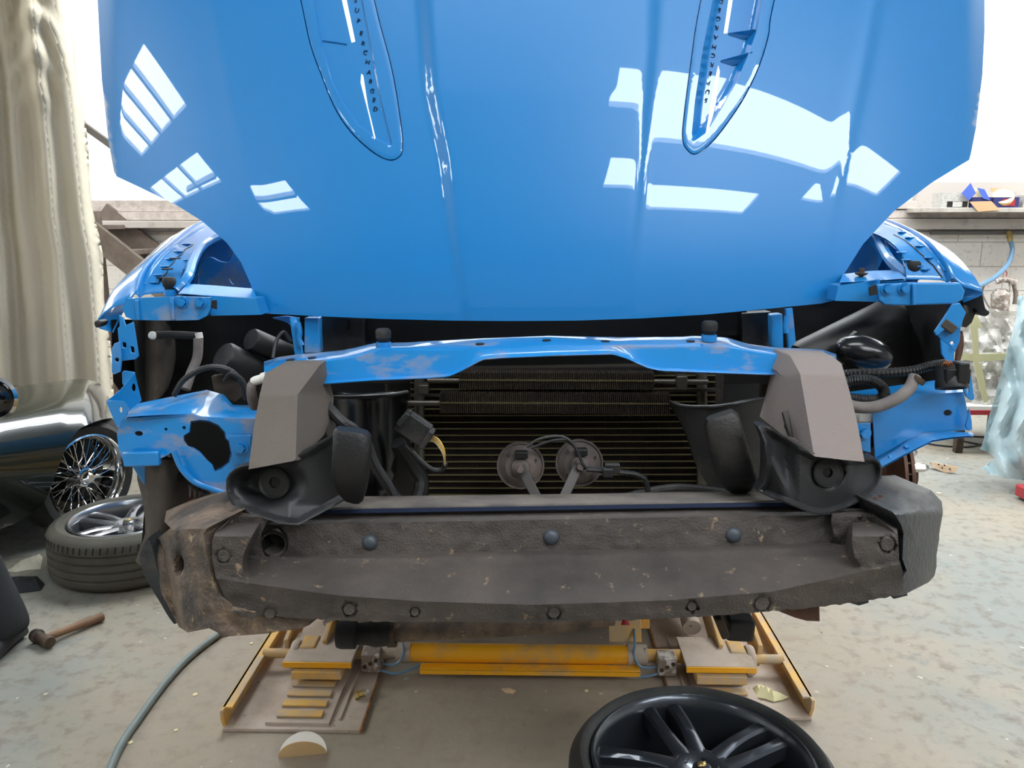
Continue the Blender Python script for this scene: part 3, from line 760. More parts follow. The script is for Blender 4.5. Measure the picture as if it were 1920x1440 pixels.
prof = []
for x in xs:
    t, r, b = T_(x), R_(x), B_(x); k = cy(x)
    fy = r+(b-r)
    prof.append([P(x, t+5, 1.60+k), P(x, t, 1.595+k), P(x, t+1, 1.585+k), P(x, (t+r)/2, 1.55+k), P(x, r-2, 1.515+k), P(x, r+1, 1.506+k), P(x, r+(b-r)*.5, 1.503+k), P(x, b-5, 1.50+k), P(x, b-2, 1.494+k), P(x, b, 1.484+k), P(x, b+1.5, 1.486+k), P(x, b+1, 1.51+k)])
cm = obj('front_crossmember', MB().loft(prof, closed=True, caps=True), 'paint_dirt', car, smooth=50)
for x in (545, 585, 900, 1025, 1135, 1295, 1470, 1510):
    c = P(x, (T_(x)+R_(x))/2, 1.545+cy(x)); obj('slot', MB().lathe([(0, .0012), (.0085, .0012), (.0085, -.004)], c+V((0, 0, -.0005)), (0, -.06, 1), 16), 'blk', cm)
# uprights and grommets between bonnet and crossmember
for o_ in ([(571, 596), (597, 596), (600, 662), (570, 662)], [(1446, 590), (1468, 588), (1470, 655), (1448, 652)]):
    plate(o_, 1.72, .03, 'upright', 'paint_in', car, .004)
for o_ in ([(543, 596), (556, 596), (566, 665), (553, 667)], [(1474, 580), (1486, 578), (1492, 640), (1480, 655)]):
    plate(o_, 1.66, .012, 'hood_hinge', 'paint_in', car, .002)
obj('hinge_link', MB().tube([P(558, 604, 1.65), P(562, 622, 1.65), P(561, 636, 1.65), P(566, 648, 1.65)], .006, 8, 4), 'paint', car)
obj('hinge_link', MB().tube([P(1476, 592, 1.65), P(1473, 612, 1.65), P(1474, 624, 1.65)], .006, 8, 4), 'paint', car)
plate(c2([(510, 596), (560, 596), (552, 640), (546, 612), (530, 602)], 2, True), 1.8, .01, 'inner_gusset', 'paint_in', car, .002)

# ------------------------------------------------------------------ cooling pack
rad = thing('tmp', 'x', 'x'); bpy.data.objects.remove(rad)
cx0, cx1 = 770, 1345
a = P(cx0, 690, 1.76); b = P(cx1, 960, 1.76)
rad = obj('condenser', MB().box(((a.x+b.x)/2, 1.78, (a.z+b.z)/2), (b.x-a.x, .03, a.z-b.z)), 'core', car, smooth=0)
m_ = MB()
for k in range(20):
    y = 704+k*12.35
    for s in (0,):
        m_.bar(P(cx0, y+.004*(1030-cx0), 1.755), P(cx1-4, y-.3, 1.755), .006, .0022, (0, 0, 1))
obj('cooling_tubes', m_, 'tube', rad, smooth=0)
m_ = MB()
for k in range(150):
    x = cx0+k*(cx1-cx0)/150; m_.bar(P(x, 700, 1.762), P(x, 940, 1.762), .0012, .004, (0, 1, 0))
obj('cooling_fins', m_, 'core', rad, smooth=0)
obj('side_tank', MB().tube([P(1316, 700, 1.74), P(1316, 930, 1.74)], .012, 12), 'pipe', rad)
obj('side_tank', MB().tube([P(786, 700, 1.75), P(786, 940, 1.75)], .012, 12), 'pipe', rad)
# top shroud behind the crossmember
o = plate([(598, 575), (686, 575), (1020, 578), (1440, 565), (1450, 640), (1450, 720), (598, 720)], 1.84, .25, 'radiator_shroud', 'liner', car, .01)
plate([(686, 585), (1400, 580), (1400, 628), (686, 650)], 1.80, .03, 'shroud_lip', 'blk', o, .004)
plate([(600, 585), (684, 585), (684, 700), (600, 700)], 1.78, .05, 'shroud_box', 'blk_dust', o, .006)
plate([(626, 601), (652, 601), (652, 620), (626, 620)], 1.77, .02, 'shroud_notch', 'blk', o, .002)
plate([(1392, 588), (1446, 585), (1450, 655), (1392, 650)], 1.78, .05, 'shroud_box', 'blk_dust', o, .006)
def cooler(x0, x1, y0, y1, Y, px0, px1, n):
    a = P(x0, y0, Y); b = P(x1, y1, Y); cz = (a.z+b.z)/2; h = a.z-b.z
    o = obj('oil_cooler', MB().box(((a.x+b.x)/2, Y+.022, cz), (b.x-a.x, .018, h*.8)), 'core', car, smooth=0)
    m_ = MB()
    for k in range(n):
        x = a.x+(b.x-a.x)*k/(n-1); m_.box((x, Y+.01, cz), (.0022, .04, h))
    obj('cooler_fins', m_, 'fin', o, smooth=0)
    obj('cooler_pipe', MB().tube([V((P(px0, y0, Y).x, Y+.01, cz-.004)), V((P(px1, y0, Y).x, Y+.01, cz-.004))], .0065, 12), 'pipe', o)
    obj('header_bar', MB().box(((a.x+b.x)/2, Y-.011, cz+.002), (b.x-a.x, .003, .003)), 'tube', o, smooth=0)
cooler(862, 1224, 697, 729, 1.70, 800, 1330, 105)
cooler(826, 1253, 736, 775, 1.68, 760, 1255, 118)
obj('cooler_bracket', MB().box(P(1277, 716, 1.7), (.022, .03, .03)), 'pipe', car, bevel=.002)
obj('cooler_bracket', MB().box(P(795, 728, 1.7), (.022, .03, .02)), 'pipe', car, bevel=.002)
obj('cooler_rail', MB().bar(P(770, 741, 1.72), P(1350, 731, 1.72), .006, .006), 'pipe', car)
obj('cooler_rail', MB().bar(P(870, 690, 1.74), P(1260, 683, 1.74), .006, .006), 'pipe', car)

# ------------------------------------------------------------------ horns
def horn(cx_, cy_, Y, foot, dy):
    c = P(cx_, cy_, Y); R = .05; ax = V((0, -1, .12))
    o = obj('horn', MB().lathe([(0, -.02), (R*.8, -.02), (R, -.006), (R, 0), (R*.98, .004), (R*.93, .004), (R*.9, 0), (R*.75, .004), (R*.62, .012), (R*.4, .014), (R*.36, .024), (R*.3, .026), (0, .026)], c, ax, 40), 'horn', car)
    obj('horn_nut', MB().lathe([(0, .05), (.007, .05), (.007, .03), (.013, .03), (.013, .024), (0, .024)], c, ax, 6), 'horn', o, smooth=30)
    obj('mounting_strap', MB().bar(P(cx_+dy, cy_+2, Y-.028), P(*foot, 1.52), .02, .004, (0, 1, 0)), 'bracket', o, bevel=.0015)
    for a in (2.3, 3.9, 5.5, .4):
        m_ = MB().lathe([(0, .008), (.0028, .008), (.0032, 0)], c+V((cos(a)*R*.7, -.004, sin(a)*R*.7)), ax, 10); obj('rivet', m_, 'pipe', o)
    obj('terminal_block', MB().box(c+V((.002, -.02, .03)), (.026, .02, .014)), 'blk', o, bevel=.002)
    return o
horn(976, 873, 1.60, (1008, 935), 0); horn(1086, 868, 1.60, (1056, 935), 0)
obj('horn_cable', MB().tube([P(x, y, 1.55) for x, y in [(988, 838), (1010, 824), (1040, 818), (1062, 822), (1078, 838), (1090, 865), (1100, 878)]], .0028, 8, 5), 'blk_dust', car)
obj('horn_cable', MB().tube([P(x, y, 1.555) for x, y in [(996, 840), (1030, 828), (1060, 826), (1082, 845), (1096, 880)]], .0028, 8, 5), 'blk_dust', car)
cn = obj('horn_connector', MB().box(P(1148, 878, 1.54), (.03, .016, .02)).box(P(1140, 886, 1.53), (.02, .014, .018)), 'blk_dust', car, bevel=.002)
obj('connector_wires', MB().tube([P(x, y, 1.55) for x, y in [(1100, 880), (1125, 882), (1170, 886), (1195, 890), (1210, 900), (1216, 925)]], .005, 8, 5, rib=.25), 'blk_dust', cn)
obj('harness', MB().tube([P(x, y, 1.56) for x, y in [(1150, 940), (1200, 925), (1260, 915), (1310, 917), (1370, 925)]], .009, 10, 5), 'blk_dust', car)

# ------------------------------------------------------------------ ducts and pods
def duct(top, bot, Ya, Yb, m, nm, par=car, t=.16):
    rows = [[P(x, y, Ya) for x, y in top], [P(x*.5+u*.5, y*.5+v*.5, (Ya+Yb)/2) for (x, y), (u, v) in zip(top, bot)], [P(x, y, Yb) for x, y in bot]]
    mb = MB().loft(rows); k = MB().loft([[p+V((0, t*.2, 0)) for p in r] for r in rows]); mb.add(k.v, [tuple(reversed(f)) for f in k.f])
    return obj(nm, mb, m, par, smooth=60)
dl = plate(c2([(612, 742), (680, 741), (750, 735), (764, 745), (756, 790), (745, 850), (735, 905), (700, 940), (640, 935), (615, 830)], 4, True), lambda x, y: 1.58+.07*((x-690)/70)**2+.02*(940-y)/200, .02, 'brake_duct', 'blk_gloss', car, .003, smooth=60)
obj('duct_rim', MB().tube([P(x, y, Y) for x, y, Y in [(608, 744, 1.60), (660, 745, 1.575), (720, 742, 1.58), (764, 735, 1.64)]], .004, 8, 5), 'blk', dl)
dr = plate(c2([(1255, 753), (1275, 762), (1350, 762), (1432, 748), (1448, 760), (1440, 830), (1425, 900), (1400, 930), (1345, 925), (1325, 905), (1305, 870), (1285, 810)], 4, True), lambda x, y: 1.58+.06*((x-1350)/80)**2, .02, 'brake_duct', 'blk_dust', car, .003, smooth=60)
obj('duct_rim', MB().tube([P(x, y, Y) for x, y, Y in [(1253, 752, 1.66), (1285, 762, 1.60), (1350, 762, 1.575), (1432, 750, 1.66)]], .004, 8, 5), 'blk', dr)
def pod(cp, R, nm='pod_cover', m='blk_dust'):
    """round-cornered hollow cap: list of (x, y, halfwidth px) rows from top to bottom"""
    rows = []
    for x, y, hw, Yc, tilt in cp:
        c = P(x, y, Yc); r = hw/FPX*Yc; row = []
        for j in range(24):
            a = 2*pi*j/24; ca, sa = cos(a), sin(a)
            e = .62
            row.append(c+V((r*abs(ca)**e*(1 if ca > 0 else -1), r*.62*abs(sa)**e*(1 if sa > 0 else -1), -tilt*r*ca)))
        rows.append(row)
    return obj(nm, MB().loft(rows, closed=True, caps=True), m, car, smooth=50)
pod([(661, 806, 30, 1.30, .18), (661, 812, 36, 1.30, .18), (660, 850, 37, 1.30, .1), (657, 890, 37, 1.31, .05), (659, 918, 30, 1.33, 0), (664, 938, 18, 1.36, 0), (668, 944, 6, 1.38, 0)], 0)
pod([(1349, 777, 24, 1.44, -.42), (1352, 785, 31, 1.44, -.42), (1362, 825, 34, 1.44, -.3), (1374, 870, 37, 1.45, -.15), (1382, 900, 37, 1.46, -.05), (1384, 916, 26, 1.48, 0), (1384, 926, 10, 1.49, 0)], 0)

# grey foam covers
top = c2([(497, 700), (520, 687), (600, 684), (609, 706), (603, 722), (612, 760), (606, 800), (592, 832), (563, 862), (466, 880), (476, 800), (487, 740)], 1, True)
def cover_l(x, y):
    ridge = 600-(y-684)*.75 if y < 740 else 558-(y-740)*.03
    d = 1.47-.12*min(1, max(0, (y-684)/190))
    d -= .045*min(1, max(0, (y-684)/58))
    if x > ridge: d += (x-ridge)*.0021
    else: d += (ridge-x)*.00022
    return d
plate(top, cover_l, .05, 'crash_foam_cover', 'cover', car, .004, step=7, smooth=30, vec=(.0, .06, .0), lines=[[(600-(y-684)*.75 if y < 740 else 558-(y-740)*.03, y) for y in range(684, 870, 4)], [(500, 745), (558, 741)]])
topr = [(1457, 696), (1470, 664), (1560, 667), (1578, 682), (1592, 730), (1607, 790), (1621, 866), (1580, 862), (1528, 856), (1480, 825), (1441, 795), (1455, 745), (1466, 705)]
def cover_r(x, y):
    ridge = 1480+(y-664)*.55 if y < 700 else 1500+(y-700)*.17
    d = 1.47-.12*min(1, max(0, (y-664)/200)); d -= .045*min(1, max(0, (y-664)/38))
    if x < ridge: d += (ridge-x)*.0016
    else: d += (x-ridge)*.00025
    return d
cvr = plate(topr, cover_r, .05, 'crash_foam_cover', 'cover_tan', car, .004, step=7, smooth=30, vec=(0, .06, 0), lines=[[(1480+(y-664)*.55 if y < 700 else 1500+(y-700)*.17, y) for y in range(664, 850, 4)], [(1500, 702), (1585, 705)]], holes=[[(1474, 772), (1481, 778), (1500, 830), (1478, 818), (1470, 800)]])
obj('exposed_bracket', MB().bar(P(1476, 770, 1.42), P(1491, 822, 1.40), .02, .012, (0, 1, 0)), 'bracket', cvr, bevel=.002)
plate([(590, 735), (600, 740), (628, 808), (616, 822), (600, 790)], 1.5, .02, 'support_strap', 'bracket', car, .003)

# dark moulded scoops below the covers
def scoop_l(x, y):
    d = 1.33+.00045*abs(x-540)
    q = sqrt(((x-505)/70)**2+((y-905)/45)**2); d += .05*(1-sstep(.4, 1.1, q))
    d += .04*sstep(640, 560, x)*0
    e = pdist((x, y), SL); d -= .012*(1-sstep(3, 14, e))
    if y > 948: d -= .0006*(y-948)
    return d
SL = c2([(424, 898), (440, 880), (470, 872), (540, 862), (605, 828), (634, 814), (652, 850), (662, 900), (668, 922), (640, 942), (568, 980), (556, 984), (520, 980), (450, 955), (428, 935)], 2, True)
sl = plate(SL, scoop_l, .03, 'corner_duct', 'scoop', car, .003, step=6, smooth=40, lines=[shrink(SL, 3)+shrink(SL, 3)[:1], shrink(SL, 14)+shrink(SL, 14)[:1]])
obj('duct_socket', MB().lathe([(.010, .0), (.024, .0), (.028, .004), (.030, -.004), (.010, -.012)], P(515, 905, 1.365), (0, -1, .2), 24, closed=True), 'blk', sl)
SR = c2([(1421, 800), (1440, 800), (1475, 822), (1525, 852), (1600, 862), (1640, 858), (1654, 880), (1645, 912), (1610, 942), (1560, 962), (1528, 964), (1490, 950), (1420, 922), (1432, 905), (1434, 830)], 2, True)
def scoop_r(x, y):
    d = 1.33+.0004*abs(x-1500)
    q = abs((x-1440)-(y-850)*.45); 
    d += .02*sstep(0, 30, q)*(1-sstep(1470, 1500, x))
    q = sqrt(((x-1552)/34)**2+((y-885)/30)**2); d += .018*(1-sstep(.6, 1.1, q))
    e = pdist((x, y), SR); d -= .012*(1-sstep(3, 12, e))
    d += .03*sstep(1590, 1600, x)*sstep(930, 880, y)*.3
    return d
sr = plate(SR, scoop_r, .03, 'corner_duct', 'scoop', car, .003, step=6, smooth=40, lines=[shrink(SR, 3)+shrink(SR, 3)[:1], shrink(SR, 12)+shrink(SR, 12)[:1]])
obj('duct_socket', MB().lathe([(.009, 0), (.022, 0), (.026, .004), (.028, -.004), (.009, -.012)], P(1552, 886, 1.345), (0, -1, .2), 24, closed=True), 'blk', sr)
# wiring near the left duct
cn = obj('fog_lamp_connector', MB().bar(P(752, 785, 1.5), P(800, 818, 1.5), .045, .03, (0, 1, 0)).bar(P(748, 796, 1.49), P(768, 772, 1.49), .012, .034, (0, 1, 0)).bar(P(790, 838, 1.49), P(812, 806, 1.49), .012, .034, (0, 1, 0)), 'blk_dust', car, bevel=.003)
for k in range(4):
    x = 0 if k < 2 else 0
    obj('wire', MB().tube([P(800+k*3, 826-k*3, 1.5), P(816+k*2, 830-k*2, 1.49), P(830+k, 850-k*2, 1.48), P(834, 872, 1.49)], .0016, 6, 6), 'wire_y' if k % 2 else 'wire_w', cn)
obj('wire_sleeve', MB().tube([P(x, y, 1.5) for x, y in [(835, 868), (830, 880), (815, 882), (795, 870), (775, 850), (760, 835)]], .005, 8, 5), 'blk', cn)
obj('harness', MB().tube([P(x, y, Y) for x, y, Y in [(612, 760, 1.52), (640, 790, 1.5), (668, 810, 1.52), (690, 850, 1.55), (720, 900, 1.55), (750, 940, 1.55)]], .011, 10, 5), 'blk_dust', car)
obj('harness', MB().tube([P(x, y, Y) for x, y, Y in [(690, 830, 1.5), (705, 870, 1.5), (730, 910, 1.5), (745, 940, 1.5)]], .008, 10, 5), 'blk_dust', car)
obj('harness', MB().tube([P(x, y, Y) for x, y, Y in [(745, 830, 1.56), (770, 870, 1.58), (790, 905, 1.58), (782, 945, 1.55)]], .016, 10, 5), 'blk', car)
obj('lower_shroud', MB().extr(PP([(735, 840), (775, 860), (798, 900), (800, 945), (700, 945)], 1.64), (0, .05, 0)), 'blk', car, bevel=.006)
# ------------------------------------------------------------------ headlamp mounting panels
def ell(cx, cy, rx, ry, n=14): return [(cx+rx*cos(2*pi*i/n), cy+ry*sin(2*pi*i/n)) for i in range(n)]
hole = [(357, 790), (375, 787), (392, 789), (410, 797), (422, 810), (424, 822), (430, 827), (435, 850), (430, 868), (415, 880), (402, 885), (397, 872), (386, 862), (375, 850), (350, 836), (344, 826), (344, 817), (355, 810)]
pl = plate([(226, 790), (232, 782), (300, 778), (362, 776), (375, 781), (430, 784), (482, 785), (482, 870), (436, 882), (426, 924), (390, 912), (362, 900), (337, 876), (322, 848), (310, 856), (297, 861), (230, 863), (222, 840), (219, 812)],
          lambda x, y: 1.53+.00012*(480-x), .004, 'lamp_panel', 'paint_dirt', car, .0015, [hole, ell(260, 813, 8, 5), ell(311, 805, 3, 3, 8), ell(345, 802, 3.5, 3.5, 8)])
tf = [[P(x, y, Y) for x, y in l] for l, Y in (([(232, 782), (300, 778), (362, 776), (375, 781), (430, 784), (482, 785)], 1.545), ([(255, 757), (310, 746), (388, 731), (420, 740), (437, 759), (482, 760)], 1.64))]
mb = MB().loft(tf); mb.loft([[p-V((0, 0, .004)) for p in r] for r in reversed(tf)])
obj('top_flange', mb, 'paint_in', pl)
obj('hole_flange', MB().loft([[P(x, y, 1.535+.0001*(480-x)) for x, y in hole], [P(390+(x-390)*.93, 836+(y-836)*.93, 1.60) for x, y in hole]], closed=True), 'paint_in', pl)
lip = [(326, 846), (340, 878), (364, 903), (392, 915), (426, 926)]
obj('rolled_flange', MB().tube([P(x, y, 1.535) for x, y in lip], .006, 8, 4), 'paint', pl)
obj('rolled_flange', MB().bar(P(232, 861, 1.54), P(300, 859, 1.54), .012, .03), 'paint_in', pl, bevel=.003)
plate([(240, 864), (290, 864), (284, 900), (278, 915), (268, 908), (255, 888)], 1.60, .01, 'lower_gusset', 'paint_in', car, .003)
plate(c2([(340, 858), (355, 862), (380, 880), (398, 890), (400, 884), (372, 848), (350, 838), (336, 842)], 2, True), 1.56, .01, 'hole_brace', 'paint', pl, .003)
plate([(427, 818), (470, 816), (470, 866), (438, 872), (434, 850)], 1.52, .005, 'bolt_plate', 'paint', pl, .002)
bolt(P(453, 840, 1.52), (0, -1, 0), .014, 'paint', car)
plate([(199, 753), (226, 730), (252, 701), (264, 752), (240, 772), (228, 764)], lambda x, y: 1.50+.001*(x-199), .004, 'end_bracket', 'paint', car, .002, [ell(250, 727, 4, 8, 10)])
plate([(199, 753), (214, 751), (232, 753), (240, 764), (238, 778), (219, 801)], lambda x, y: 1.49+.0004*(x-199), .004, 'end_bracket', 'paint', car, .002, [ell(226, 768, 3.5, 7, 10)])
plate([(208, 600), (250, 600), (262, 745), (232, 745), (212, 715)], lambda x, y: min(1.9, .91*FPX/abs(x-994)), .01, 'arch_splash_shield', 'blk', car, .002)
plate(ell(388, 836, 75, 66, 16), 1.72, .02, 'lamp_recess', 'blk', car, .004)  # black plate added to stand in for the shade inside the lamp hole
# left side bracket chain hanging from the wing
plate([(223, 590), (231, 596), (236, 610), (250, 603), (256, 640), (260, 668), (254, 674), (229, 677), (226, 650), (222, 640), (220, 616), (224, 612)], 1.62, .004, 'side_bracket', 'paint_in', car, .0015, [[(229, 641), (236, 643), (236, 653), (230, 651)], [(244, 649), (251, 651), (252, 662), (246, 661)]])
plate([(209, 654), (214, 644), (226, 640), (228, 676), (226, 697), (213, 703), (209, 698)], lambda x, y: 1.615-.0004*(x-209), .004, 'side_bracket', 'paint', car, .0015, [ell(219, 675, 4, 4, 8)])
plate([(228, 698), (233, 695), (252, 698), (253, 706), (232, 724), (229, 720)], 1.62, .004, 'side_bracket', 'paint_in', car, .0015)
# right panel
plate([(1640, 760), (1800, 745), (1806, 800), (1733, 806), (1650, 845)], 1.60, .02, 'panel_back', 'blk', car, .003)  # black backing added on both sides so the panel holes look shaded
plate([(240, 790), (340, 786), (335, 850), (245, 852)], 1.60, .02, 'panel_back', 'blk', car, .003)
pr = plate([(1636, 772), (1652, 754), (1700, 742), (1760, 738), (1806, 735), (1812, 760), (1817, 806), (1780, 809), (1733, 811), (1698, 826), (1670, 843), (1641, 858)],
          lambda x, y: 1.53+.00012*(x-1600)+.012*sstep(790, 740, y)*0, .004, 'lamp_panel', 'paint', car, .0015, [ell(1777, 774, 8, 6)])
tf = [[P(x, y, Y) for x, y in l] for l, Y in (([(1600, 762), (1652, 754), (1700, 742), (1760, 738), (1806, 735)], 1.55), ([(1590, 735), (1650, 727), (1700, 720), (1760, 712), (1800, 712)], 1.65))]
mb = MB().loft(tf); mb.loft([[p-V((0, 0, .004)) for p in r] for r in reversed(tf)]); obj('top_flange', mb, 'paint_in', pr)
l1 = [(1641, 858), (1670, 843), (1698, 826), (1733, 811), (1780, 809), (1823, 811)]; l2 = [(1655, 874), (1690, 855), (1720, 840), (1748, 826), (1785, 820), (1826, 816)]
tf = [PP(l1, 1.545), PP(l2, 1.50)]; mb = MB().loft(tf); mb.loft([[p-V((0, 0, .003)) for p in r] for r in reversed(tf)])
fl = obj('bottom_flange', mb, 'paint_in', pr)
for x, y in ((1699, 838), (1670, 857)): obj('rivet', MB().lathe([(0, .005), (.005, .003), (.005, -.002)], P(x, y, 1.52), (0, -.6, 1), 10), 'paint', pr)
plate([(1806, 730), (1816, 712), (1822, 704), (1828, 748), (1822, 752), (1810, 742)], 1.535, .004, 'end_bracket', 'paint', car, .0015, [ell(1815, 732, 2, 5, 8)])
plate([(1810, 800), (1815, 780), (1818, 765), (1823, 790), (1824, 806), (1816, 808)], 1.535, .004, 'end_bracket', 'paint', car, .0015)
plate([(1606, 794), (1633, 793), (1633, 850), (1617, 846), (1608, 820)], 1.50, .005, 'bolt_plate', 'paint', pr, .002); bolt(P(1619, 812, 1.50), (0, -1, 0), .014, 'paint', car)
obj('inner_block', MB().box(P(1618, 778, 1.56), (.035, .03, .03)), 'white_pl', car, bevel=.006)
plate([(1786, 570), (1800, 568), (1812, 586), (1806, 600), (1803, 614), (1780, 612), (1756, 630), (1752, 622), (1770, 596)], 1.60, .005, 'side_bracket', 'paint_in', car, .0015)
plate([(1754, 622), (1780, 612), (1802, 613), (1800, 640), (1791, 660), (1776, 645), (1762, 634)], 1.61, .005, 'side_bracket', 'paint', car, .0015, [ell(1786, 643, 4, 3, 8)])
plate([(1764, 636), (1776, 645), (1790, 660), (1788, 672), (1796, 690), (1780, 684), (1766, 664)], 1.60, .005, 'side_bracket', 'paint_in', car, .0015)
obj('mud_clip', MB().box(P(1778, 612, 1.603), (.032, .01, .02), Matrix.Rotation(.6, 3, 'Y')), 'liner_dirty', car, bevel=.004)
plate(c2([(1793, 690), (1797, 645), (1806, 620), (1808, 650), (1802, 675), (1798, 690)], 2, True), 1.66, .01, 'torn_flap', 'rust', car, .002)
plate([(1790, 600), (1808, 570), (1830, 585), (1822, 605), (1812, 614), (1800, 612)], 1.68, .02, 'arch_edge', 'blk', car, .004)

# ------------------------------------------------------------------ hoses and plug on the right
def ribbed(pts, r, nm, m, n=10, sm=14): return obj(nm, MB().tube(pts, r, n, sm, rib=.16), m, car, smooth=25)
ribbed([P(x, y, Y) for x, y, Y in [(1560, 706, 1.62), (1600, 700, 1.60), (1660, 699, 1.57), (1710, 695, 1.55), (1745, 686, 1.54), (1775, 682, 1.52)]], .0085, 'corrugated_conduit', 'blk')
ribbed([P(x, y, Y) for x, y, Y in [(1575, 722, 1.55), (1600, 713, 1.54), (1635, 714, 1.53), (1655, 728, 1.52), (1657, 742, 1.51), (1645, 750, 1.51), (1615, 750, 1.51), (1580, 744, 1.52)]], .0095, 'corrugated_conduit', 'blk_dust')
obj('coolant_hose', MB().tube([P(x, y, Y) for x, y, Y in [(1570, 745, 1.52), (1600, 762, 1.50), (1640, 763, 1.49), (1680, 748, 1.49), (1705, 728, 1.5), (1716, 705, 1.51)]], .0115, 12, 6), 'hose_rub', car)
obj('hose_clamp', MB().tube([P(1718, 716, 1.505), P(1724, 708, 1.505)], .014, 12), 'iron', car)
T = obj('headlamp_plug', MB().lathe([(0, .03), (.026, .03), (.028, .0), (.029, -.002), (.029, -.012), (.024, -.013), (.022, -.008), (0, -.008)], P(1784, 716, 1.505), (0, .35, 1), 20), 'blk', car)
obj('plug_housing', MB().box(P(1789, 703, 1.5), (.045, .035, .03)).box(P(1800, 698, 1.49), (.02, .03, .04)), 'blk', T, bevel=.003)
m_ = MB()
for a in range(6):
    for r in (.008, .016): m_.lathe([(0, .0), (.0022, .0), (.0022, -.003)], P(1784, 716, 1.505)+V((cos(a*1.05)*r, sin(a*1.05)*r*.8-.003, -.0085)), (0, .35, 1), 6)
obj('plug_pins', m_, 'clip', T)
for k in range(5): obj('bare_wire', MB().tube([P(1766+k*3, 686, 1.5), P(1772+k*3, 680-k % 2*4, 1.49), P(1780+k*2, 688, 1.495)], .0012, 6, 3), 'copper', T)

# ------------------------------------------------------------------ parts in the wheel arches
def lin_l(x, y): return min(1.98, .88*FPX/abs(x-994))+.01*sin(x/23.0)
ll = plate([(246, 570), (260, 566), (330, 566), (480, 566), (560, 575), (600, 600), (600, 960), (470, 960), (400, 960), (335, 990), (330, 1040), (300, 1060), (262, 1060), (270, 960), (262, 860), (256, 740), (250, 660)], lin_l, .01, 'wheel_arch_liner', 'liner', car, .002, step=16)
plate(c2([(256, 866), (330, 866), (345, 900), (345, 960), (352, 1000), (350, 1060), (262, 1060), (258, 1040), (272, 1000), (268, 940)], 2, True), lambda x, y: 1.56+.12*((x-300)/50)**2, .02, 'liner_front_skirt', 'liner_dirty', car, .003, step=10)
plate(c2([(256, 590), (300, 596), (325, 640), (322, 700), (300, 745), (262, 755), (254, 680)], 2, True), lambda x, y: 1.8+.1*((x-290)/40)**2, .01, 'arch_splash_shield', 'liner_dirty', car, .003, step=10)
lr = plate([(1470, 545), (1650, 545), (1788, 548), (1795, 610), (1775, 660), (1780, 735), (1650, 740), (1620, 960), (1470, 960)], lambda x, y: min(1.98, .88*FPX/max(1, abs(x-994)))+.01*sin(x/30.0), .01, 'wheel_arch_liner', 'liner', car, .002, step=16)
plate([(1600, 600), (1728, 606), (1720, 722), (1690, 725), (1600, 715)], 1.85, .02, 'arch_splash_shield', 'blk', car, .003)
def cyl(a, b, r, nm, m, par=car, cap=.9):
    a, b = V(a), V(b); d = (b-a); L = d.length; d.normalize()
    return obj(nm, MB().lathe([(0, 0), (r*cap, 0), (r, L*.05), (r, L*.95), (r*cap, L), (0, L)], a, d, 24), m, par)
cyl(P(418, 668, 1.66), P(500, 712, 1.74), .034, 'intake_tube', 'blk')
cyl(P(470, 636, 1.70), P(545, 668, 1.78), .026, 'intake_tube', 'blk')
cyl(P(1680, 590, 1.8), P(1500, 680, 1.72), .045, 'intake_tube', 'blk')
obj('washer_cover', MB().sphere(P(1620, 662, 1.66), (.062, .04, .036), 24, 14, Matrix.Rotation(.25, 3, 'Y')), 'blk_gloss', car)
plate([(1555, 655), (1608, 622), (1616, 640), (1580, 680)], 1.7, .03, 'intake_flange', 'blk', car, .004)
obj('washer_pipe', MB().tube([P(285, 629, 1.68), P(330, 628, 1.69), P(372, 630, 1.70)], .0085, 10, 3), 'blk', car)
obj('pipe_cap', MB().sphere(P(286, 629, 1.675), .009, 12, 8), 'white_pl', car); obj('pipe_cap', MB().tube([P(372, 624, 1.695), P(374, 634, 1.695)], .008, 10), 'white_pl', car)
obj('washer_pipe', MB().tube([P(372, 634, 1.695), P(370, 670, 1.69), P(358, 700, 1.68), P(348, 730, 1.66)], .0105, 10, 4), 'hose_rub', car)
ribbed([P(x, y, Y) for x, y, Y in [(326, 742, 1.6), (345, 712, 1.6), (385, 690, 1.6), (425, 692, 1.61), (452, 715, 1.62), (462, 750, 1.62)]], .0055, 'corrugated_conduit', 'blk_dust', 8, 10)
obj('wire_sleeve', MB().tube([P(x, y, Y) for x, y, Y in [(420, 715, 1.6), (432, 700, 1.6), (455, 712, 1.6), (465, 740, 1.6), (467, 756, 1.6)]], .004, 8, 4), 'blk', car)
obj('wire_sleeve', MB().tube([P(x, y, Y) for x, y, Y in [(512, 672, 1.6), (518, 640, 1.62), (532, 622, 1.63), (545, 640, 1.64)]], .004, 8, 4), 'blk_dust', car)
obj('bulb_fitting', MB().lathe([(0, 0), (.007, 0), (.009, .006), (.009, .02), (.011, .021), (.011, .03), (0, .03)], P(472, 716, 1.49), (1, .1, .3), 14), 'white_pl', car)
obj('wire_sleeve', MB().tube([P(x, y, Y) for x, y, Y in [(474, 715, 1.49), (471, 728, 1.49), (473, 745, 1.5), (478, 762, 1.52)]], [.007, .009, .010, .010], 10, 4), 'hose_rub', car)
plate([(395, 705), (440, 700), (460, 740), (440, 755), (400, 735)], 1.68, .02, 'bracket_plate', 'liner_dirty', car, .003)
obj('gearbox_fan', MB().tube([P(300, 895, 1.62), P(350, 893, 1.62), P(420, 890, 1.65)], .012, 10), 'blk', car)
for k in range(7): obj('jagged_fin', MB().add([P(352+k*9, 902+k*5, 1.56), P(361+k*9, 907+k*5, 1.56), P(356+k*9, 934+k*3, 1.54), P(357+k*9, 920, 1.6)], [(0, 1, 2), (0, 3, 1), (1, 3, 2), (2, 3, 0)]), 'blk_dust', car, smooth=0)
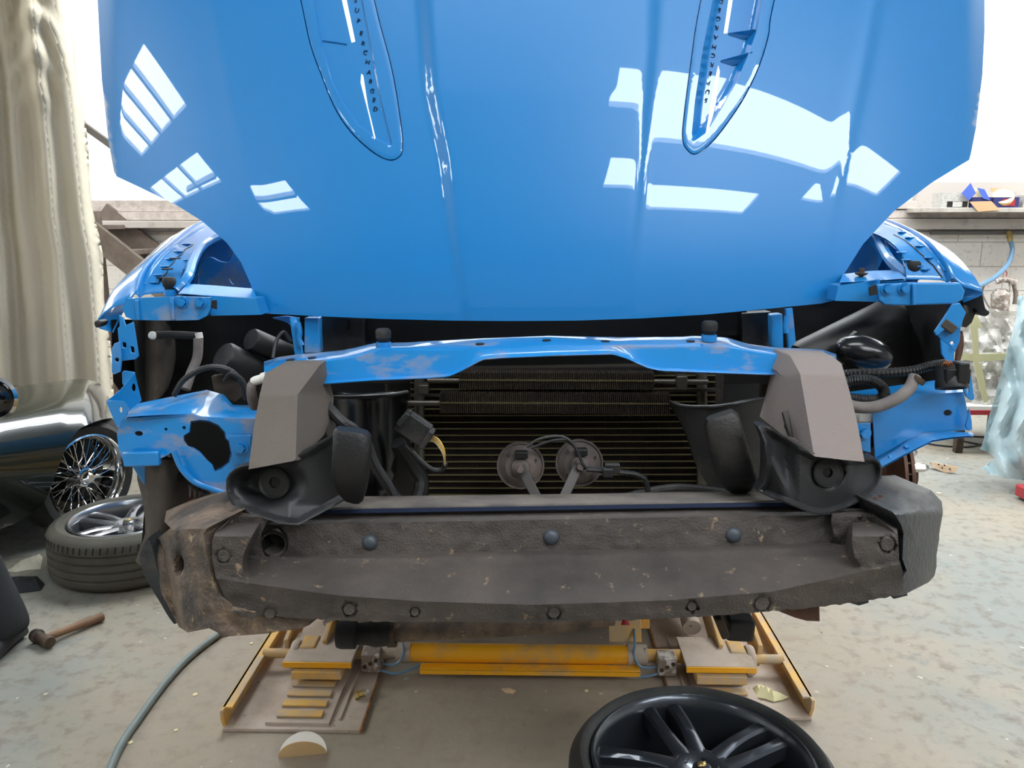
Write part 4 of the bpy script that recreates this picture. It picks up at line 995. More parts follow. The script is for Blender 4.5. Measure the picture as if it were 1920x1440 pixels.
# brake discs and hubs
for s, x in ((1, 1700), (-1, 290)):
    c = V((s*.862+.01, 1.93, .985))
    d = obj('brake_disc', MB().lathe([(.055, .012), (.165, .012), (.165, .004), (.12, .004), (.12, -.004), (.165, -.004), (.165, -.012), (.055, -.012)], c, (s, 0, 0), 48, closed=True), 'rust', car)
    m_ = MB()
    for k in range(40):
        a = 2*pi*k/40; m_.bar(c+V((0, cos(a)*.122, sin(a)*.122)), c+V((0, cos(a)*.162, sin(a)*.162)), .004, .009, (1, 0, 0))
    obj('vent_ribs', m_, 'iron', d, smooth=0)
    obj('hub', MB().lathe([(0, .08), (.035, .08), (.035, .05), (.07, .046), (.07, -.05), (0, -.05)], c, (s, 0, 0), 32), 'rust', d)
    for k in range(5):
        a = 2*pi*k/5+pi-.628
        p = c+V((s*.046, cos(a)*.055, sin(a)*.055)); 
        obj('wheel_nut', MB().lathe([(0, .05), (.007, .048), (.0115, .038), (.0115, .006), (.015, .004), (.015, 0), (0, 0)], p, (s, 0, 0), 6), 'chrome', d, smooth=30)
    obj('suspension_arm', MB().tube([c+V((-s*.06, 0, -.08)), V((s*.5, 2.05, .84)), V((s*.36, 2.1, .86))], .022, 10, 4), 'iron', car)
    obj('damper', MB().tube([V((s*.66, 2.05, .9)), V((s*.62, 2.08, 1.35))], .035, 16), 'iron', car)

# ------------------------------------------------------------------ bumper beam and impact foam
rI = lerp_tab([(390, 988), (480, 985), (650, 981), (1000, 975), (1300, 969), (1600, 966), (1700, 960)])
sI = lerp_tab([(390, 1046), (535, 1042), (800, 1037), (1040, 1032), (1300, 1026), (1600, 1016), (1700, 1012)])
lI = lerp_tab([(390, 1082), (462, 1093), (640, 1117), (800, 1128), (1000, 1134), (1250, 1126), (1450, 1109), (1622, 1071), (1700, 1055)])
bI = lerp_tab([(380, 1128), (400, 1136), (470, 1152), (560, 1160), (700, 1166), (1000, 1167), (1180, 1163), (1300, 1157), (1500, 1142), (1620, 1128), (1700, 1112)])
lugL = lerp_tab([(970, 492), (985, 484), (1010, 470), (1040, 456), (1060, 454), (1085, 458), (1095, 466)])
lugR = lerp_tab([(955, 1601), (1017, 1597), (1046, 1603), (1070, 1622), (1080, 1640)])
circ = [(420, 1042, 15, .006), (655, 1142, 15, .010), (778, 1147, 11, .010), (1038, 1148, 14, .006), (1297, 1136, 12, .009), (1428, 1131, 17, .006), (1663, 1020, 17, .008), (506, 1150, 14, .006)]
def foam_D(x, y):
    r, s, l, b = rI(x), sI(x), lI(x), bI(x)
    if y < r: d = 1.335+(r-y)*.0045
    elif y < s: d = 1.335-(y-r)/(s-r)*.012
    elif y < l:
        t = (y-s)/(l-s); d = 1.323-.118*t**.82-.006*sin(min(1, t*6)*pi)
    else: d = 1.205+(y-l)*.0003
    lug = 1.215+(max(0, 1002-y))*.0042
    wl = 1-max(0, min(1, (x-lugL(y))/11)); wr = max(0, min(1, (x-lugR(y)+13)/13))
    k = max(wl, wr)
    if y > l and k > 0: lug = min(lug, d)
    d = d+(min(lug, d+.0)-d)*k if lug < d else d
    for cx_, cy_, rr, dp in circ:
        if abs(x-cx_) < rr and abs(y-cy_) < rr and (x-cx_)**2+(y-cy_)**2 < (rr-1)**2: d += dp
    d += .028*(abs(x-1020)/620)**2.2          # plan curvature
    return d
bump_n = lambda x, y, a: a*(noise.noise(V((x/9, y/9, 1)))*.5+noise.noise(V((x/26, y/22, 7))))
fo = [(398, 1012), (408, 988), (440, 979), (470, 972), (560, 962), (800, 960), (1034, 957), (1300, 952), (1500, 950), (1640, 950), (1660, 958), (1682, 988), (1684, 1010), (1686, 1050), (1692, 1068), (1694, 1112)]
fo += [(x, bI(x)+2.5*noise.noise(V((x/14, 0, 0)))+2*noise.noise(V((x/5, 4, 0)))) for x in range(1680, 442, -7)]+[(438, 1142), (420, 1116), (404, 1080), (397, 1045)]
lines = [[(x, f(x)) for x in range(400, 1690, 8)] for f in (rI, sI, lI)]
lines += [[(lugL(y), y) for y in range(978, 1092, 6)], [(lugR(y), y) for y in range(966, 1068, 6)], [(lugL(y)+11, y) for y in range(978, 1092, 6)], [(lugR(y)-13, y) for y in range(966, 1068, 6)]]
fholes = [ell(512, 1020, 22, 19, 20)]
fb = sheet(fo, lambda x, y: P(x, y, foam_D(x, y)+bump_n(x, y, .0035)), (0, .09, .0), 6.5, fholes, lines=[ln for ln in lines])
foam = obj('bumper_foam', fb, 'foam', car, smooth=38, label='dark grey crumbling impact foam bolted across the nose')
obj('foam_hole', MB().lathe([(.026, 0), (.024, .05), (0, .055)], P(512, 1020, 1.335), (0, 1, 0), 24), 'blk', foam)
for x, y in ((693, 1018), (1034, 1008), (1376, 1004)):
    obj('push_clip', MB().lathe([(0, .007), (.006, .0065), (.011, .004), (.0138, 0), (.0138, -.004)], P(x, y, foam_D(x, y)-.002), (0, -1, .08), 24), 'clip', foam)
for cx_, cy_, rr, dp in circ:
    p = P(cx_, cy_, foam_D(cx_, cy_)-dp*.55); R_ = (rr-2)/FPX*1.22
    obj('foam_plug', MB().lathe([(0, .002), (R_*.85, .003), (R_, 0), (R_, -.006)], p, (0, -1, 0), 20), 'foam', foam)
# steel beam
mb = MB(); rows = []
for x in range(430, 1660, 20):
    k = .02*(abs(x-1020)/620)**2.2; q = (x-560)/900
    rows.append([P(x, 941-14*q, 1.50+k), P(x, 932-10*q if x < 1480 else 924, 1.49+k), P(x, 952-14*q, 1.40+k), P(x, 955-14*q, 1.398+k), P(x, 990, 1.40+k), P(x, 990, 1.50+k)])
st = obj('bumper_beam', MB().loft(rows, closed=True, caps=True), 'steel', car, smooth=30)
rows = []
for x in range(480, 1650, 20):
    k = .02*(abs(x-1020)/620)**2.2; q = (x-560)/900; y = 960-14.5*q
    rows.append([P(x, y-4, 1.395+k), P(x, y-3, 1.385+k), P(x, y+4, 1.382+k), P(x, y+5, 1.39+k)])
obj('painted_flange', MB().loft(rows, closed=True, caps=True), 'steelblue', st)
obj('foam_core', MB().box(P(415, 1060, 1.44), (.12, .08, .13)), 'blk', foam, bevel=.01)  # black blocks added behind the foam slits in place of their shade
obj('foam_core', MB().box(P(1678, 1020, 1.45), (.05, .05, .10)), 'blk', foam, bevel=.01)
# left corner
def cornL(x, y):
    d = 1.235+.30*max(0, (440-x)/170)**2.2
    if y < 990: d += (990-y)*.0042
    if y > 1150: d += .02*sstep(400, 470, x)
    d += .05*exp(-((x-338)/7)**2-((y-1058)/22)**2)
    d += .045*exp(-((x-(300+(y-1050)*.28))/9)**2)*sstep(1000, 1040, y)
    d += .02*exp(-((x-430)/10)**2)*sstep(1090, 1000, y)
    return d+bump_n(x, y, .007)
CLo = [(386, 1030), (396, 1082), (412, 1118), (436, 1138), (500, 1156), (578, 1160), (580, 1172), (560, 1180), (528, 1183), (500, 1188), (476, 1190), (430, 1193), (418, 1196), (408, 1186), (392, 1178), (372, 1182), (352, 1186), (336, 1176), (322, 1150), (305, 1115), (282, 1078), (272, 1052), (280, 1020), (302, 1004), (320, 990), (308, 978), (312, 958), (330, 951), (372, 941), (400, 940), (436, 944), (456, 950), (462, 965), (440, 968), (400, 978), (382, 1000)]
o = obj('foam_corner', sheet(CLo, lambda x, y: P(x, y, cornL(x, y)), (0.03, .09, 0), 6, [ell(338, 1058, 7, 16, 12)]), 'foam_dirty', car, smooth=45, label='muddy torn left corner of the impact foam')
obj('corner_backing', MB().sphere(P(345, 1075, 1.46), (.055, .05, .10), 16, 12), 'foam_dirty', o)
plate(c2([(276, 1010), (262, 1040), (268, 1075), (300, 1130), (318, 1160), (330, 1170), (318, 1120), (296, 1070), (286, 1030)], 2, True), 1.42, .05, 'splitter_edge', 'foam_end', o, .003)
# right corner
def cornR(x, y):
    d = 1.27+.25*max(0, (x-1660)/110)**2
    if y < 962: d += (962-y)*.004
    d += .010*exp(-((x-(1700+(y-930)*.3))/7)**2)*sstep(965, 950, y)-.010*exp(-((x-1722)/5)**2)*sstep(965, 950, y)
    return d+bump_n(x, y, .004)
CRo = [(1650, 930), (1675, 922), (1694, 919), (1720, 923), (1746, 919), (1758, 932), (1766, 941), (1768, 962), (1761, 1000), (1761, 1012), (1756, 1040), (1756, 1062), (1752, 1080), (1741, 1092), (1715, 1105), (1694, 1116), (1670, 1118), (1700, 1070), (1692, 1048), (1694, 1000), (1690, 985), (1678, 965)]
o = obj('foam_corner', sheet(CRo, lambda x, y: P(x, y, cornR(x, y)), (-.03, .10, 0), 6), 'foam_end', car, smooth=45, label='dark creased right corner of the impact foam')
plate([(1585, 1122), (1624, 1112), (1630, 1130), (1610, 1136), (1590, 1130)], 1.26, .04, 'foam_tab', 'foam_end', car, .003)
plate([(1455, 1144), (1536, 1134), (1537, 1165), (1512, 1164), (1490, 1158)], 1.35, .02, 'undertray_edge', 'rust', car, .002)
plate([(1664, 1112), (1700, 1112), (1704, 1117), (1676, 1124)], 1.33, .02, 'undertray_edge', 'foam_end', car, .002)
plate([(1620, 942), (1655, 938), (1690, 968), (1672, 972), (1630, 956)], 1.40, .01, 'beam_end_plate', 'steelblue', car, .002)
for x, y in ((1640, 934), (1650, 930), (1560, 950), (1690, 1022)): obj('dry_leaf', MB().add([P(x-6, y, 1.36), P(x, y-3, 1.36), P(x+7, y+1, 1.35), P(x, y+4, 1.35)], [(0, 1, 2, 3), (3, 2, 1, 0)]), 'rust', car, smooth=0)
# lower bar and mount seen under the foam
obj('undertray_bar', MB().tube([P(735, 1187, 1.66), P(900, 1178, 1.67), P(1040, 1168, 1.68), P(1150, 1158, 1.70)], [.021, .022, .022, .018], 16, 5), 'foam_dirty', car)
obj('rubber_mount', MB().lathe([(0, -.055), (.022, -.055), (.028, -.045), (.024, -.02), (.026, 0), (.03, .02), (.027, .05), (.02, .055), (0, .055)], P(690, 1188, 1.64), (1, 0, .02), 20), 'rubber', car)
obj('rubber_mount', MB().lathe([(0, -.02), (.028, -.02), (.031, -.01), (.031, .02), (0, .02)], P(650, 1190, 1.62), (1, 0, .02), 20), 'rubber', car)
obj('mount_clamp', MB().lathe([(.021, -.009), (.03, -.009), (.03, .009), (.021, .009)], P(735, 1188, 1.645), (1, 0, .06), 20, closed=True), 'iron', car)
obj('front_lug', MB().bar(P(1385, 1150, 1.6), P(1380, 1190, 1.6), .06, .07, (0, 1, 0)), 'blk', car, bevel=.008)
obj('front_lug', MB().bar(P(1345, 1155, 1.55), P(1360, 1192, 1.55), .018, .03, (0, 1, 0)), 'iron', car, bevel=.004)
for pts in ([(605, 1166), (620, 1160), (640, 1162), (622, 1164), (608, 1174)], [(436, 1146), (460, 1150), (480, 1154), (472, 1164), (462, 1156), (448, 1154)]):
    plate(pts, 1.22, .004, 'torn_flap', 'foam', car, 0)
# ------------------------------------------------------------------ rest of the body behind the raised bonnet
def section(Y, hw, z0, z1, sh, zr, rw):
    """half section to full ring: sill, flank, shoulder, roof"""
    h = [(hw*.90, z0), (hw*.98, z0+.08), (hw, (z0+z1)/2), (hw*.985, z1-.08), (hw*.93, z1), (sh, z1+.02), (rw, zr), (rw*.6, zr+.03), (0, zr+.04)]
    return [V((x, Y, z)) for x, z in h]+[V((-x, Y, z)) for x, z in reversed(h[:-1])]
secs = [(2.66, .93, .78, 1.50, .80, 1.50, .60), (2.95, .93, .74, 1.56, .74, 1.60, .60), (3.25, .92, .72, 1.57, .72, 1.66, .60), (3.7, .92, .72, 1.57, .72, 1.93, .52), (4.2, .93, .72, 1.57, .74, 1.98, .52), (4.8, .95, .72, 1.60, .74, 1.88, .50), (5.4, .94, .76, 1.60, .72, 1.66, .50), (5.9, .88, .84, 1.52, .60, 1.54, .40), (6.05, .80, .95, 1.42, .5, 1.44, .30)]
rows = [section(*s) for s in secs]; rows = [[V((p.x+.02, p.y, p.z-.02)) for p in r] for r in rows]
cols = [crs([r[j] for r in rows], 4) for j in range(len(rows[0]))]; rr = [[c[i] for c in cols] for i in range(len(cols[0]))]
obj('body_shell', MB().loft(rr, closed=True, caps=True), 'paint', car, smooth=50, bevel=0)
gl = [[V((x+.02, 3.27, 1.665-.02)) for x in (-.56, -.3, 0, .3, .56)], [V((x+.02, 3.72, 1.955-.02)) for x in (-.47, -.25, 0, .25, .47)]]
obj('windscreen', MB().loft([[p+V((0, -.02, .03)) for p in gl[0]], [p+V((0, -.02, .03)) for p in gl[1]]]), 'glass', car)
obj('chassis_floor', MB().box((.02, 3.2, .78), (1.5, 2.6, .1)), 'blk', car, bevel=.01)
obj('subframe', MB().box((.02, 2.15, .86), (1.1, .5, .12)), 'blk', car, bevel=.01)
obj('engine_block', MB().box((.02, 2.35, 1.12), (.8, .7, .4)), 'blk', car, bevel=.05)
obj('bulkhead', MB().box((.02, 2.60, 1.17), (1.78, .03, .8)), 'blk', car)
for s in (-1, 1):
    obj('chassis_leg', MB().bar(V((s*.45+.02, 1.85, .98)), V((s*.45+.02, 2.7, .93)), .07, .1), 'blk', car, bevel=.006)
# ------------------------------------------------------------------ scissor lift on the floor
lift = thing('scissor_lift', 'low yellow scissor lift with dusty base frames under the blue car', 'car lift', (0.02, 3.2, 0))
def lift_side(s, fx0, fx1, fy):
    """s: -1 left, 1 right; outer and inner floor edge at the front of the base"""
    xo, xi = fx0, fx1; Yf = fy; Yr = 4.7
    base = obj('base_plate', MB().box(((xo+xi)/2, (Yf+Yr)/2, .006), (abs(xi-xo), Yr-Yf, .012)), 'lift_dusty', lift, bevel=.002)
    obj('plate_edge', MB().box((xi, (Yf+Yr)/2, .0065), (.006, Yr-Yf, .013)), 'lift_edge', base)
    rl = MB(); h = .075
    pr_ = [V((xo-.006, Yf+.02, 0)), V((xo-.006, Yf-.0, h*.55)), V((xo-.006, Yf+.0, h)), V((xo-.006, Yr, h)), V((xo-.006, Yr, 0))]
    rl.extr(pr_, (.012, 0, 0)); obj('side_rail', rl, 'yellow_dusty', lift, bevel=.002)
    obj('rail_flange', MB().box((xo-s*.012, (Yf+Yr)/2+.01, h-.004), (.034, Yr-Yf-.02, .008)), 'yellow_dusty', lift, bevel=.002)
    return base
aL = G(418, 1372); aL2 = G(678, 1370); aR = G(1522, 1352)
xoL, xiL, yfL = aL.x, aL2.x, aL.y
xoR, yfR = aR.x, aR.y; xiR = xoR-(xiL-xoL)
bL = lift_side(-1, xoL, xiL, yfL); bR = lift_side(1, xoR, xiR, yfR)
def blocks(px0, px1, py_top, py_bot, s):
    pass
def lift_detail(s, xo, xi, Yf, cxp, ytop):
    # lock block, steps and rack
    w_ = .24; cx = cxp
    Yb = G(600, 1248, .085).y
    obj('lock_plate', MB().box((cx, Yb+.09, .10), (w_, .20, .012)), 'lift_dusty', lift, bevel=.002)
    obj('plate_front', MB().box((cx, Yb-.012, .094), (w_, .006, .02)), 'yellow', lift, bevel=.001)
    obj('lock_pawl', MB().box((cx-s*.0, Yb+.0, .063), (w_*.72, .06, .03)), 'yellow_dusty', lift, bevel=.003)
    obj('pawl_body', MB().box((cx, Yb+.10, .05), (w_*.6, .16, .08)), 'yellow_dusty', lift, bevel=.003)
    obj('rack_bed', MB().box((cx+s*.01, Yf+.23, .017), (w_*.86, .42, .01)), 'lift_dusty', lift)
    for k in range(7):
        obj('rack_tooth', MB().box((cx+s*.01, Yf+.06+k*.058, .028), (w_*.62, .034, .007)), 'yellow_dusty', lift, bevel=.002)
    obj('guide_strip', MB().box((cx-s*(w_*.5), Yf+.3, .016), (.008, .5, .008)), 'lift_dusty', lift)
    # axle with bearing rings
    Ya = Yb+.10; z = .072
    obj('axle', MB().tube([V((xo-s*.02, Ya, z)), V((cx-s*.22, Ya, z))], .017, 14), 'yellow_dusty', lift)
    xr_ = xo-s*.14
    obj('roller', MB().lathe([(.018, -.014), (.05, -.014), (.054, -.008), (.054, .008), (.05, .014), (.018, .014)], (xr_, Ya, z-.006), (1, 0, 0), 28, closed=True), 'lift_dusty', lift)
    obj('bearing_block', MB().box((xr_-s*.045, Ya+.02, z-.01), (.06, .09, .1)), 'yellow_dusty', lift, bevel=.008)
    bolt(V((xr_-s*.045, Ya-.026, z+.005)), (0, -1, 0), .014, 'lift_dusty', lift)
    # scissor legs up to the platform
    for dx, nm in ((.10, 'scissor_arm'), (.24, 'scissor_arm')):
        x = xo-s*dx
        obj(nm, MB().bar((x, Ya+.02, z), (x, 4.6, .55), .018, .10), 'yellow_dusty', lift, bevel=.004)
        obj(nm, MB().bar((x-s*.03, 4.6, z), (x-s*.03, Ya+.02, .55), .018, .10), 'yellow_dusty', lift, bevel=.004)
    obj('platform', MB().box(((xo+xi)/2, 3.75, .60), (abs(xo-xi)*.9, 1.9, .07)), 'lift_dusty', lift, bevel=.006)
    for y in (3.1, 4.4): obj('lift_pad', MB().box(((xo+xi)/2, y, .6625), (.2, .2, .055)), 'rubber', lift, bevel=.006)
    # valve block with blue air tubes
    bx = cx-s*.175
    vb = obj('valve_block', MB().box((bx, Ya-.03, .07), (.065, .06, .07)), 'spray', lift, bevel=.004)
    for q in range(3): obj('port', MB().tube([V((bx-.02+q*.02, Ya-.065, .06+q*.012)), V((bx-.02+q*.02, Ya-.056, .06+q*.012))], .007, 10), 'iron', vb)
    obj('air_tube', MB().tube([V((bx-s*.03, Ya-.04, .06)), V((bx-s*.09, Ya-.05, .065)), V((bx-s*.115, Ya-.03, .10)), V((bx-s*.11, Ya+.0, .15)), V((bx-s*.09, Ya+.3, .2))], .0045, 8, 6), 'hose_blue', lift)
    obj('air_tube', MB().tube([V((bx-s*.03, Ya-.05, .04)), V((bx-s*.10, Ya-.06, .035)), V((bx-s*.2, Ya-.02, .055)), V((bx-s*.3, Ya+.01, .06))], .0045, 8, 6), 'hose_blue', lift)
    obj('cylinder', MB().tube([V((cx-s*.05, Yb+.25, .11)), V((cx-s*.05, 4.0, .42))], .035, 16), 'lift_dusty', lift)
    return Ya
cxl = G(594, 1250, .09).x; cxr = G(1347, 1245, .09).x
YaL = lift_detail(-1, xoL, xiL, yfL, cxl, 0); YaR = lift_detail(1, xoR, xiR, yfR, cxr, 0)
xa, xb = cxl+.26, cxr-.24
tb = obj('torsion_tube', MB().tube([V((xa+.02, YaL, .082)), V((xb-.02, YaL, .082))], .034, 20), 'yellow', lift)
obj('tube_end', MB().tube([V((cxl+.14, YaL, .082)), V((xa+.03, YaL, .082))], .022, 14), 'lift_dusty', lift)
obj('tube_end', MB().tube([V((xb-.03, YaL, .082)), V((cxr-.12, YaL, .082))], .022, 14), 'yellow_dusty', lift)
obj('tube_collar', MB().tube([V((xa, YaL, .082)), V((xa+.05, YaL, .082))], .037, 20), 'lift_dusty', tb)
obj('tube_collar', MB().tube([V((xb-.07, YaL, .082)), V((xb, YaL, .082))], .037, 20), 'lift_dusty', tb)
obj('angle_guard', MB().box(((xa+xb)/2+.03, YaL-.062, .045), (xb-xa-.12, .006, .02)).box(((xa+xb)/2+.03, YaL-.045, .054), (xb-xa-.12, .04, .005)), 'yellow', lift, bevel=.001)
for px_ in (1160, 1190): obj('lug_plate', MB().bar((G(px_, 1210, .13).x, YaL+.02, .12), (G(px_, 1210, .13).x, YaL+.10, .24), .012, .06, (1, 0, 0)), 'yellow_dusty', lift, bevel=.003)
obj('lock_cylinder', MB().tube([(G(1176, 1210, .13).x, YaL+.06, .16), (G(1176, 1210, .13).x, YaL+.2, .3)], .024, 16), 'red', lift)
obj('lug_plate', MB().bar((G(1215, 1210, .13).x, YaL+.12, .12), (G(1215, 1210, .13).x, YaL+.2, .28), .03, .05, (1, 0, 0)), 'yellow', lift, bevel=.003)
obj('cross_sheet', MB().box((0.02, YaL+.45, .14), (1.0, .5, .01)), 'lift_dusty', lift)

# ------------------------------------------------------------------ wheels
def wheel(name, label, loc, rz, rim, tyre, group=None, R=.345, Rr=.285, wdt=.25, lug=False, a0=0):
    T = thing(name, label, 'wheel', loc, rz, group)
    k = R-Rr
    pr_ = [(Rr-.012, wdt*.9), (Rr+.004, wdt*.955), (Rr+.012, wdt*.985), (Rr+k*.45, wdt), (R-.022, wdt*.955), (R-.008, wdt*.90), (R, wdt*.84)]
    for g in range(4):
        z = wdt*(.70-g*.15); pr_ += [(R+.001, z+.010), (R-.007, z+.007), (R-.007, z-.001), (R+.001, z-.004)]
    pr_ += [(R, wdt*.16), (R-.008, wdt*.1), (R-.022, wdt*.05), (Rr+k*.45, 0), (Rr-.012, wdt*.1)]
    ty = obj('tyre', MB().lathe(pr_, (0, 0, 0), (0, 0, 1), 96, closed=True), tyre, T, local=True, smooth=30)
    if tyre == 'tyre_dusty':
        m_ = MB()
        for q in range(72):
            a = 2*pi*q/72; c_, s_ = cos(a), sin(a)
            m_.bar((R*c_*1.0015, R*s_*1.0015, wdt*.77), (R*cos(a+.02)*1.0015, R*sin(a+.02)*1.0015, wdt*.90), .005, .003, (c_, s_, 0))
        obj('tread_sipes', m_, 'blk', ty, local=True, smooth=0)
    rimo = obj('rim', MB().lathe([(Rr-.012, wdt*.9), (Rr-.004, wdt*.965), (Rr-.012, wdt*.985), (Rr-.022, wdt*.95), (Rr-.028, wdt*.85), (Rr-.045, wdt*.5), (Rr-.045, wdt*.12), (Rr-.012, wdt*.1), (Rr-.03, wdt*.45)], (0, 0, 0), (0, 0, 1), 72, closed=True), rim, T, local=True, smooth=40)
    zt_ = wdt*.93
    obj('hub', MB().lathe([(0, zt_-.045), (.026, zt_-.045), (.026, zt_-.03), (.05, zt_-.020), (.082, zt_-.022), (.098, zt_-.036), (.09, zt_-.08), (0, zt_-.09)], (0, 0, 0), (0, 0, 1), 40), rim, T, local=True)
    for q in range(5):
        a = 2*pi*q/5+a0
        for sd in (-1, 1):
            m_ = MB(); rows = []
            for i in range(9):
                t = i/8; r = .055+(Rr-.026-.055)*t
                ang = a+sd*(.34-.10*t+.05*sin(pi*t)) if False else a+sd*(.20+.02*t)*(1 if t > 0 else 1)
                wv = .0165+.010*(1-t)**2+.005*t**3
                off = sd*(.018+.020*t+.006*sin(pi*t)) 
                c_ = V((cos(a)*r-sin(a)*off, sin(a)*r+cos(a)*off, 0)); n_ = V((-sin(a), cos(a), 0))
                z_ = zt_-.022+.012*t**1.4+.006*sin(pi*t); hh = .045+.012*(1-t)
                rows.append([c_+n_*(-wv)+V((0, 0, z_-hh)), c_+n_*(-wv)+V((0, 0, z_-.006)), c_+n_*(-wv*.55)+V((0, 0, z_)), c_+n_*(wv*.55)+V((0, 0, z_-.001)), c_+n_*wv+V((0, 0, z_-.008)), c_+n_*wv+V((0, 0, z_-hh))])
            m_.loft(rows, closed=True, caps=True)
            obj('spoke', m_, rim, T, local=True, smooth=35)
        a2 = a+pi/5
        obj('lug_hole', MB().lathe([(0, zt_-.050), (.0125, zt_-.050), (.0135, zt_-.0215), (.0155, zt_-.0205)], (cos(a2)*.056, sin(a2)*.056, 0), (0, 0, 1), 20), 'blk', T, local=True)
    cap = obj('centre_cap', MB().lathe([(0, zt_-.012), (.018, zt_-.013), (.024, zt_-.018), (.026, zt_-.032)], (0, 0, 0), (0, 0, 1), 28), rim, T, local=True)
    em = MB()
    em.sphere((0, .002, zt_-.0105), (.012, .009, .005), 12, 8); em.sphere((-.007, -.006, zt_-.009), (.006, .005, .004), 10, 6); em.sphere((.007, .008, zt_-.010), (.005, .004, .003), 10, 6)
    obj('emblem', em, 'brass', cap, local=True)
    obj('brake_shadow_plate', MB().lathe([(0, .03), (Rr-.05, .03), (Rr-.05, .022), (0, .022)], (0, 0, 0), (0, 0, 1), 32), 'blk', T, local=True)  # black disc stands in for the shade deep inside the rim
    return T
c = G(1317, 1422, .24)
wheel('alloy_wheel', 'black wheel with twin spoke dark alloy lying flat in the foreground', (c.x, c.y, 0), 0, 'rim_dark', 'tyre', a0=pi/2+.25, Rr=.292)
c = G(240, 972, .23)
wheel('alloy_wheel', 'silver alloy wheel in dusty tyre lying flat beside the green sports car', (c.x, c.y, 0), .3, 'rim_silver', 'tyre_dusty', Rr=.262, a0=.1)

# ------------------------------------------------------------------ dark green classic sports car nose at the left
ax = V((-.62, 1.0, 0)).normalized()
gc = thing('classic_sports_car', 'glossy dark green classic sports car with wire wheel in front of the curtain', 'car', tuple(G(40, 1010)))
def gfn(x, y):
    # nearer towards the nose at lower left, wrapping away at the crest
    Y = 3.18+.50*max(0, min(1.2, (x+60)/275))
    top = lerp_tab([(-260, 748), (-100, 738), (0, 728), (60, 720), (120, 713), (165, 712), (195, 728), (216, 785)])(x)
    e = max(0, y-top)
    Y += .75*exp(-e/34.0)
    Y += .0000085*max(0, y-880)**2
    if x > 170: Y += .30*((x-170)/46)**2
    return Y
go_ = c2([(-300, 755), (-150, 741), (0, 728), (60, 720), (120, 713), (162, 711), (190, 722), (206, 748), (217, 783)], 4)+c2([(217, 783), (195, 786), (172, 793), (150, 804), (134, 822), (120, 850), (108, 880), (96, 912), (84, 940), (60, 962), (20, 985), (-60, 1003), (-300, 1015)], 3)[1:]
mb = sheet(go_, lambda x, y: P(x, y, gfn(x, y)), (0, 0, 0), 8)
n2 = len(mb.v)//2; fr = mb.v[:n2]
mb.v = fr+[V((p.x, p.y, .14+(p.z-.14)*.70))+ax*((4.93-p.y)/ax.y) for p in fr]
mb.v = [V((p.x, p.y, max(p.z, .14))) for p in mb.v]
obj('bonnet', mb, 'glossy_green', gc, smooth=45)
hl = P(-14, 748, 3.2)
h_ = obj('headlamp', MB().lathe([(0, .03), (.04, .025), (.07, .005), (.078, -.01)], hl, (.35, -1, .1), 32), 'glass', gc)
obj('lamp_bezel', MB().lathe([(.07, .0), (.082, .012), (.094, .0), (.085, -.03), (.074, -.02)], hl, (.35, -1, .1), 32, closed=True), 'chrome', h_)
obj('bumper_blade', MB().tube([P(-220, 840, 3.0), P(-120, 830, 2.98), P(-40, 832, 3.0)], .03, 14, 5), 'chrome', gc)
# wire wheel, steered out
wc = P(146, 892, 3.96); wn = V((.93, -.36, -.02)).normalized(); gz = wc.z
rt = gz-.002
ty = obj('tyre', MB().lathe([(.215, -.07), (.232, -.085), (.27, -.09), (rt-.02, -.075), (rt, -.05), (rt, .05), (rt-.02, .075), (.27, .09), (.232, .085), (.215, .07)], wc, wn, 64, closed=True), 'tyre', gc, smooth=40)
wr_ = obj('wire_rim', MB().lathe([(.215, -.07), (.223, .072), (.230, .084), (.222, .088), (.206, .07), (.196, .03), (.19, -.04)], wc, wn, 64, closed=True), 'chrome', gc)
obj('knock_off_hub', MB().lathe([(0, .10), (.02, .098), (.034, .085), (.04, .06), (.05, .055), (.055, -.02), (.04, -.06), (0, -.06)], wc, wn, 28), 'chrome', wr_)
e1 = wn.cross(V((0, 0, 1))).normalized(); e2 = wn.cross(e1)
m_ = MB()
for k in range(48):
    a = 2*pi*k/48; b = a+(.35 if k % 2 else -.35); z0 = .05 if k % 4 < 2 else -.015
    m_.tube([wc+wn*z0+(e1*cos(a)+e2*sin(a))*.05, wc+wn*(.03 if k % 4 < 2 else .0)+(e1*cos(b)+e2*sin(b))*.205], .0022, 5)
obj('wire_spokes', m_, 'chrome', wr_)
m_ = MB().bar(wc+wn*.09-e1*.055, wc+wn*.09+e1*.055, .016, .018, tuple(wn)); obj('spinner', m_, 'chrome', wr_, bevel=.003)
obj('wheel_arch', MB().sphere(wc+V((-.25, .42, .0)), (.25, .3, .28), 20, 12), 'blk', gc)
obj('underbody', MB().box(wc+V((-1.0, .45, -.1)), (.9, .6, .16)), 'blk', gc, bevel=.03)

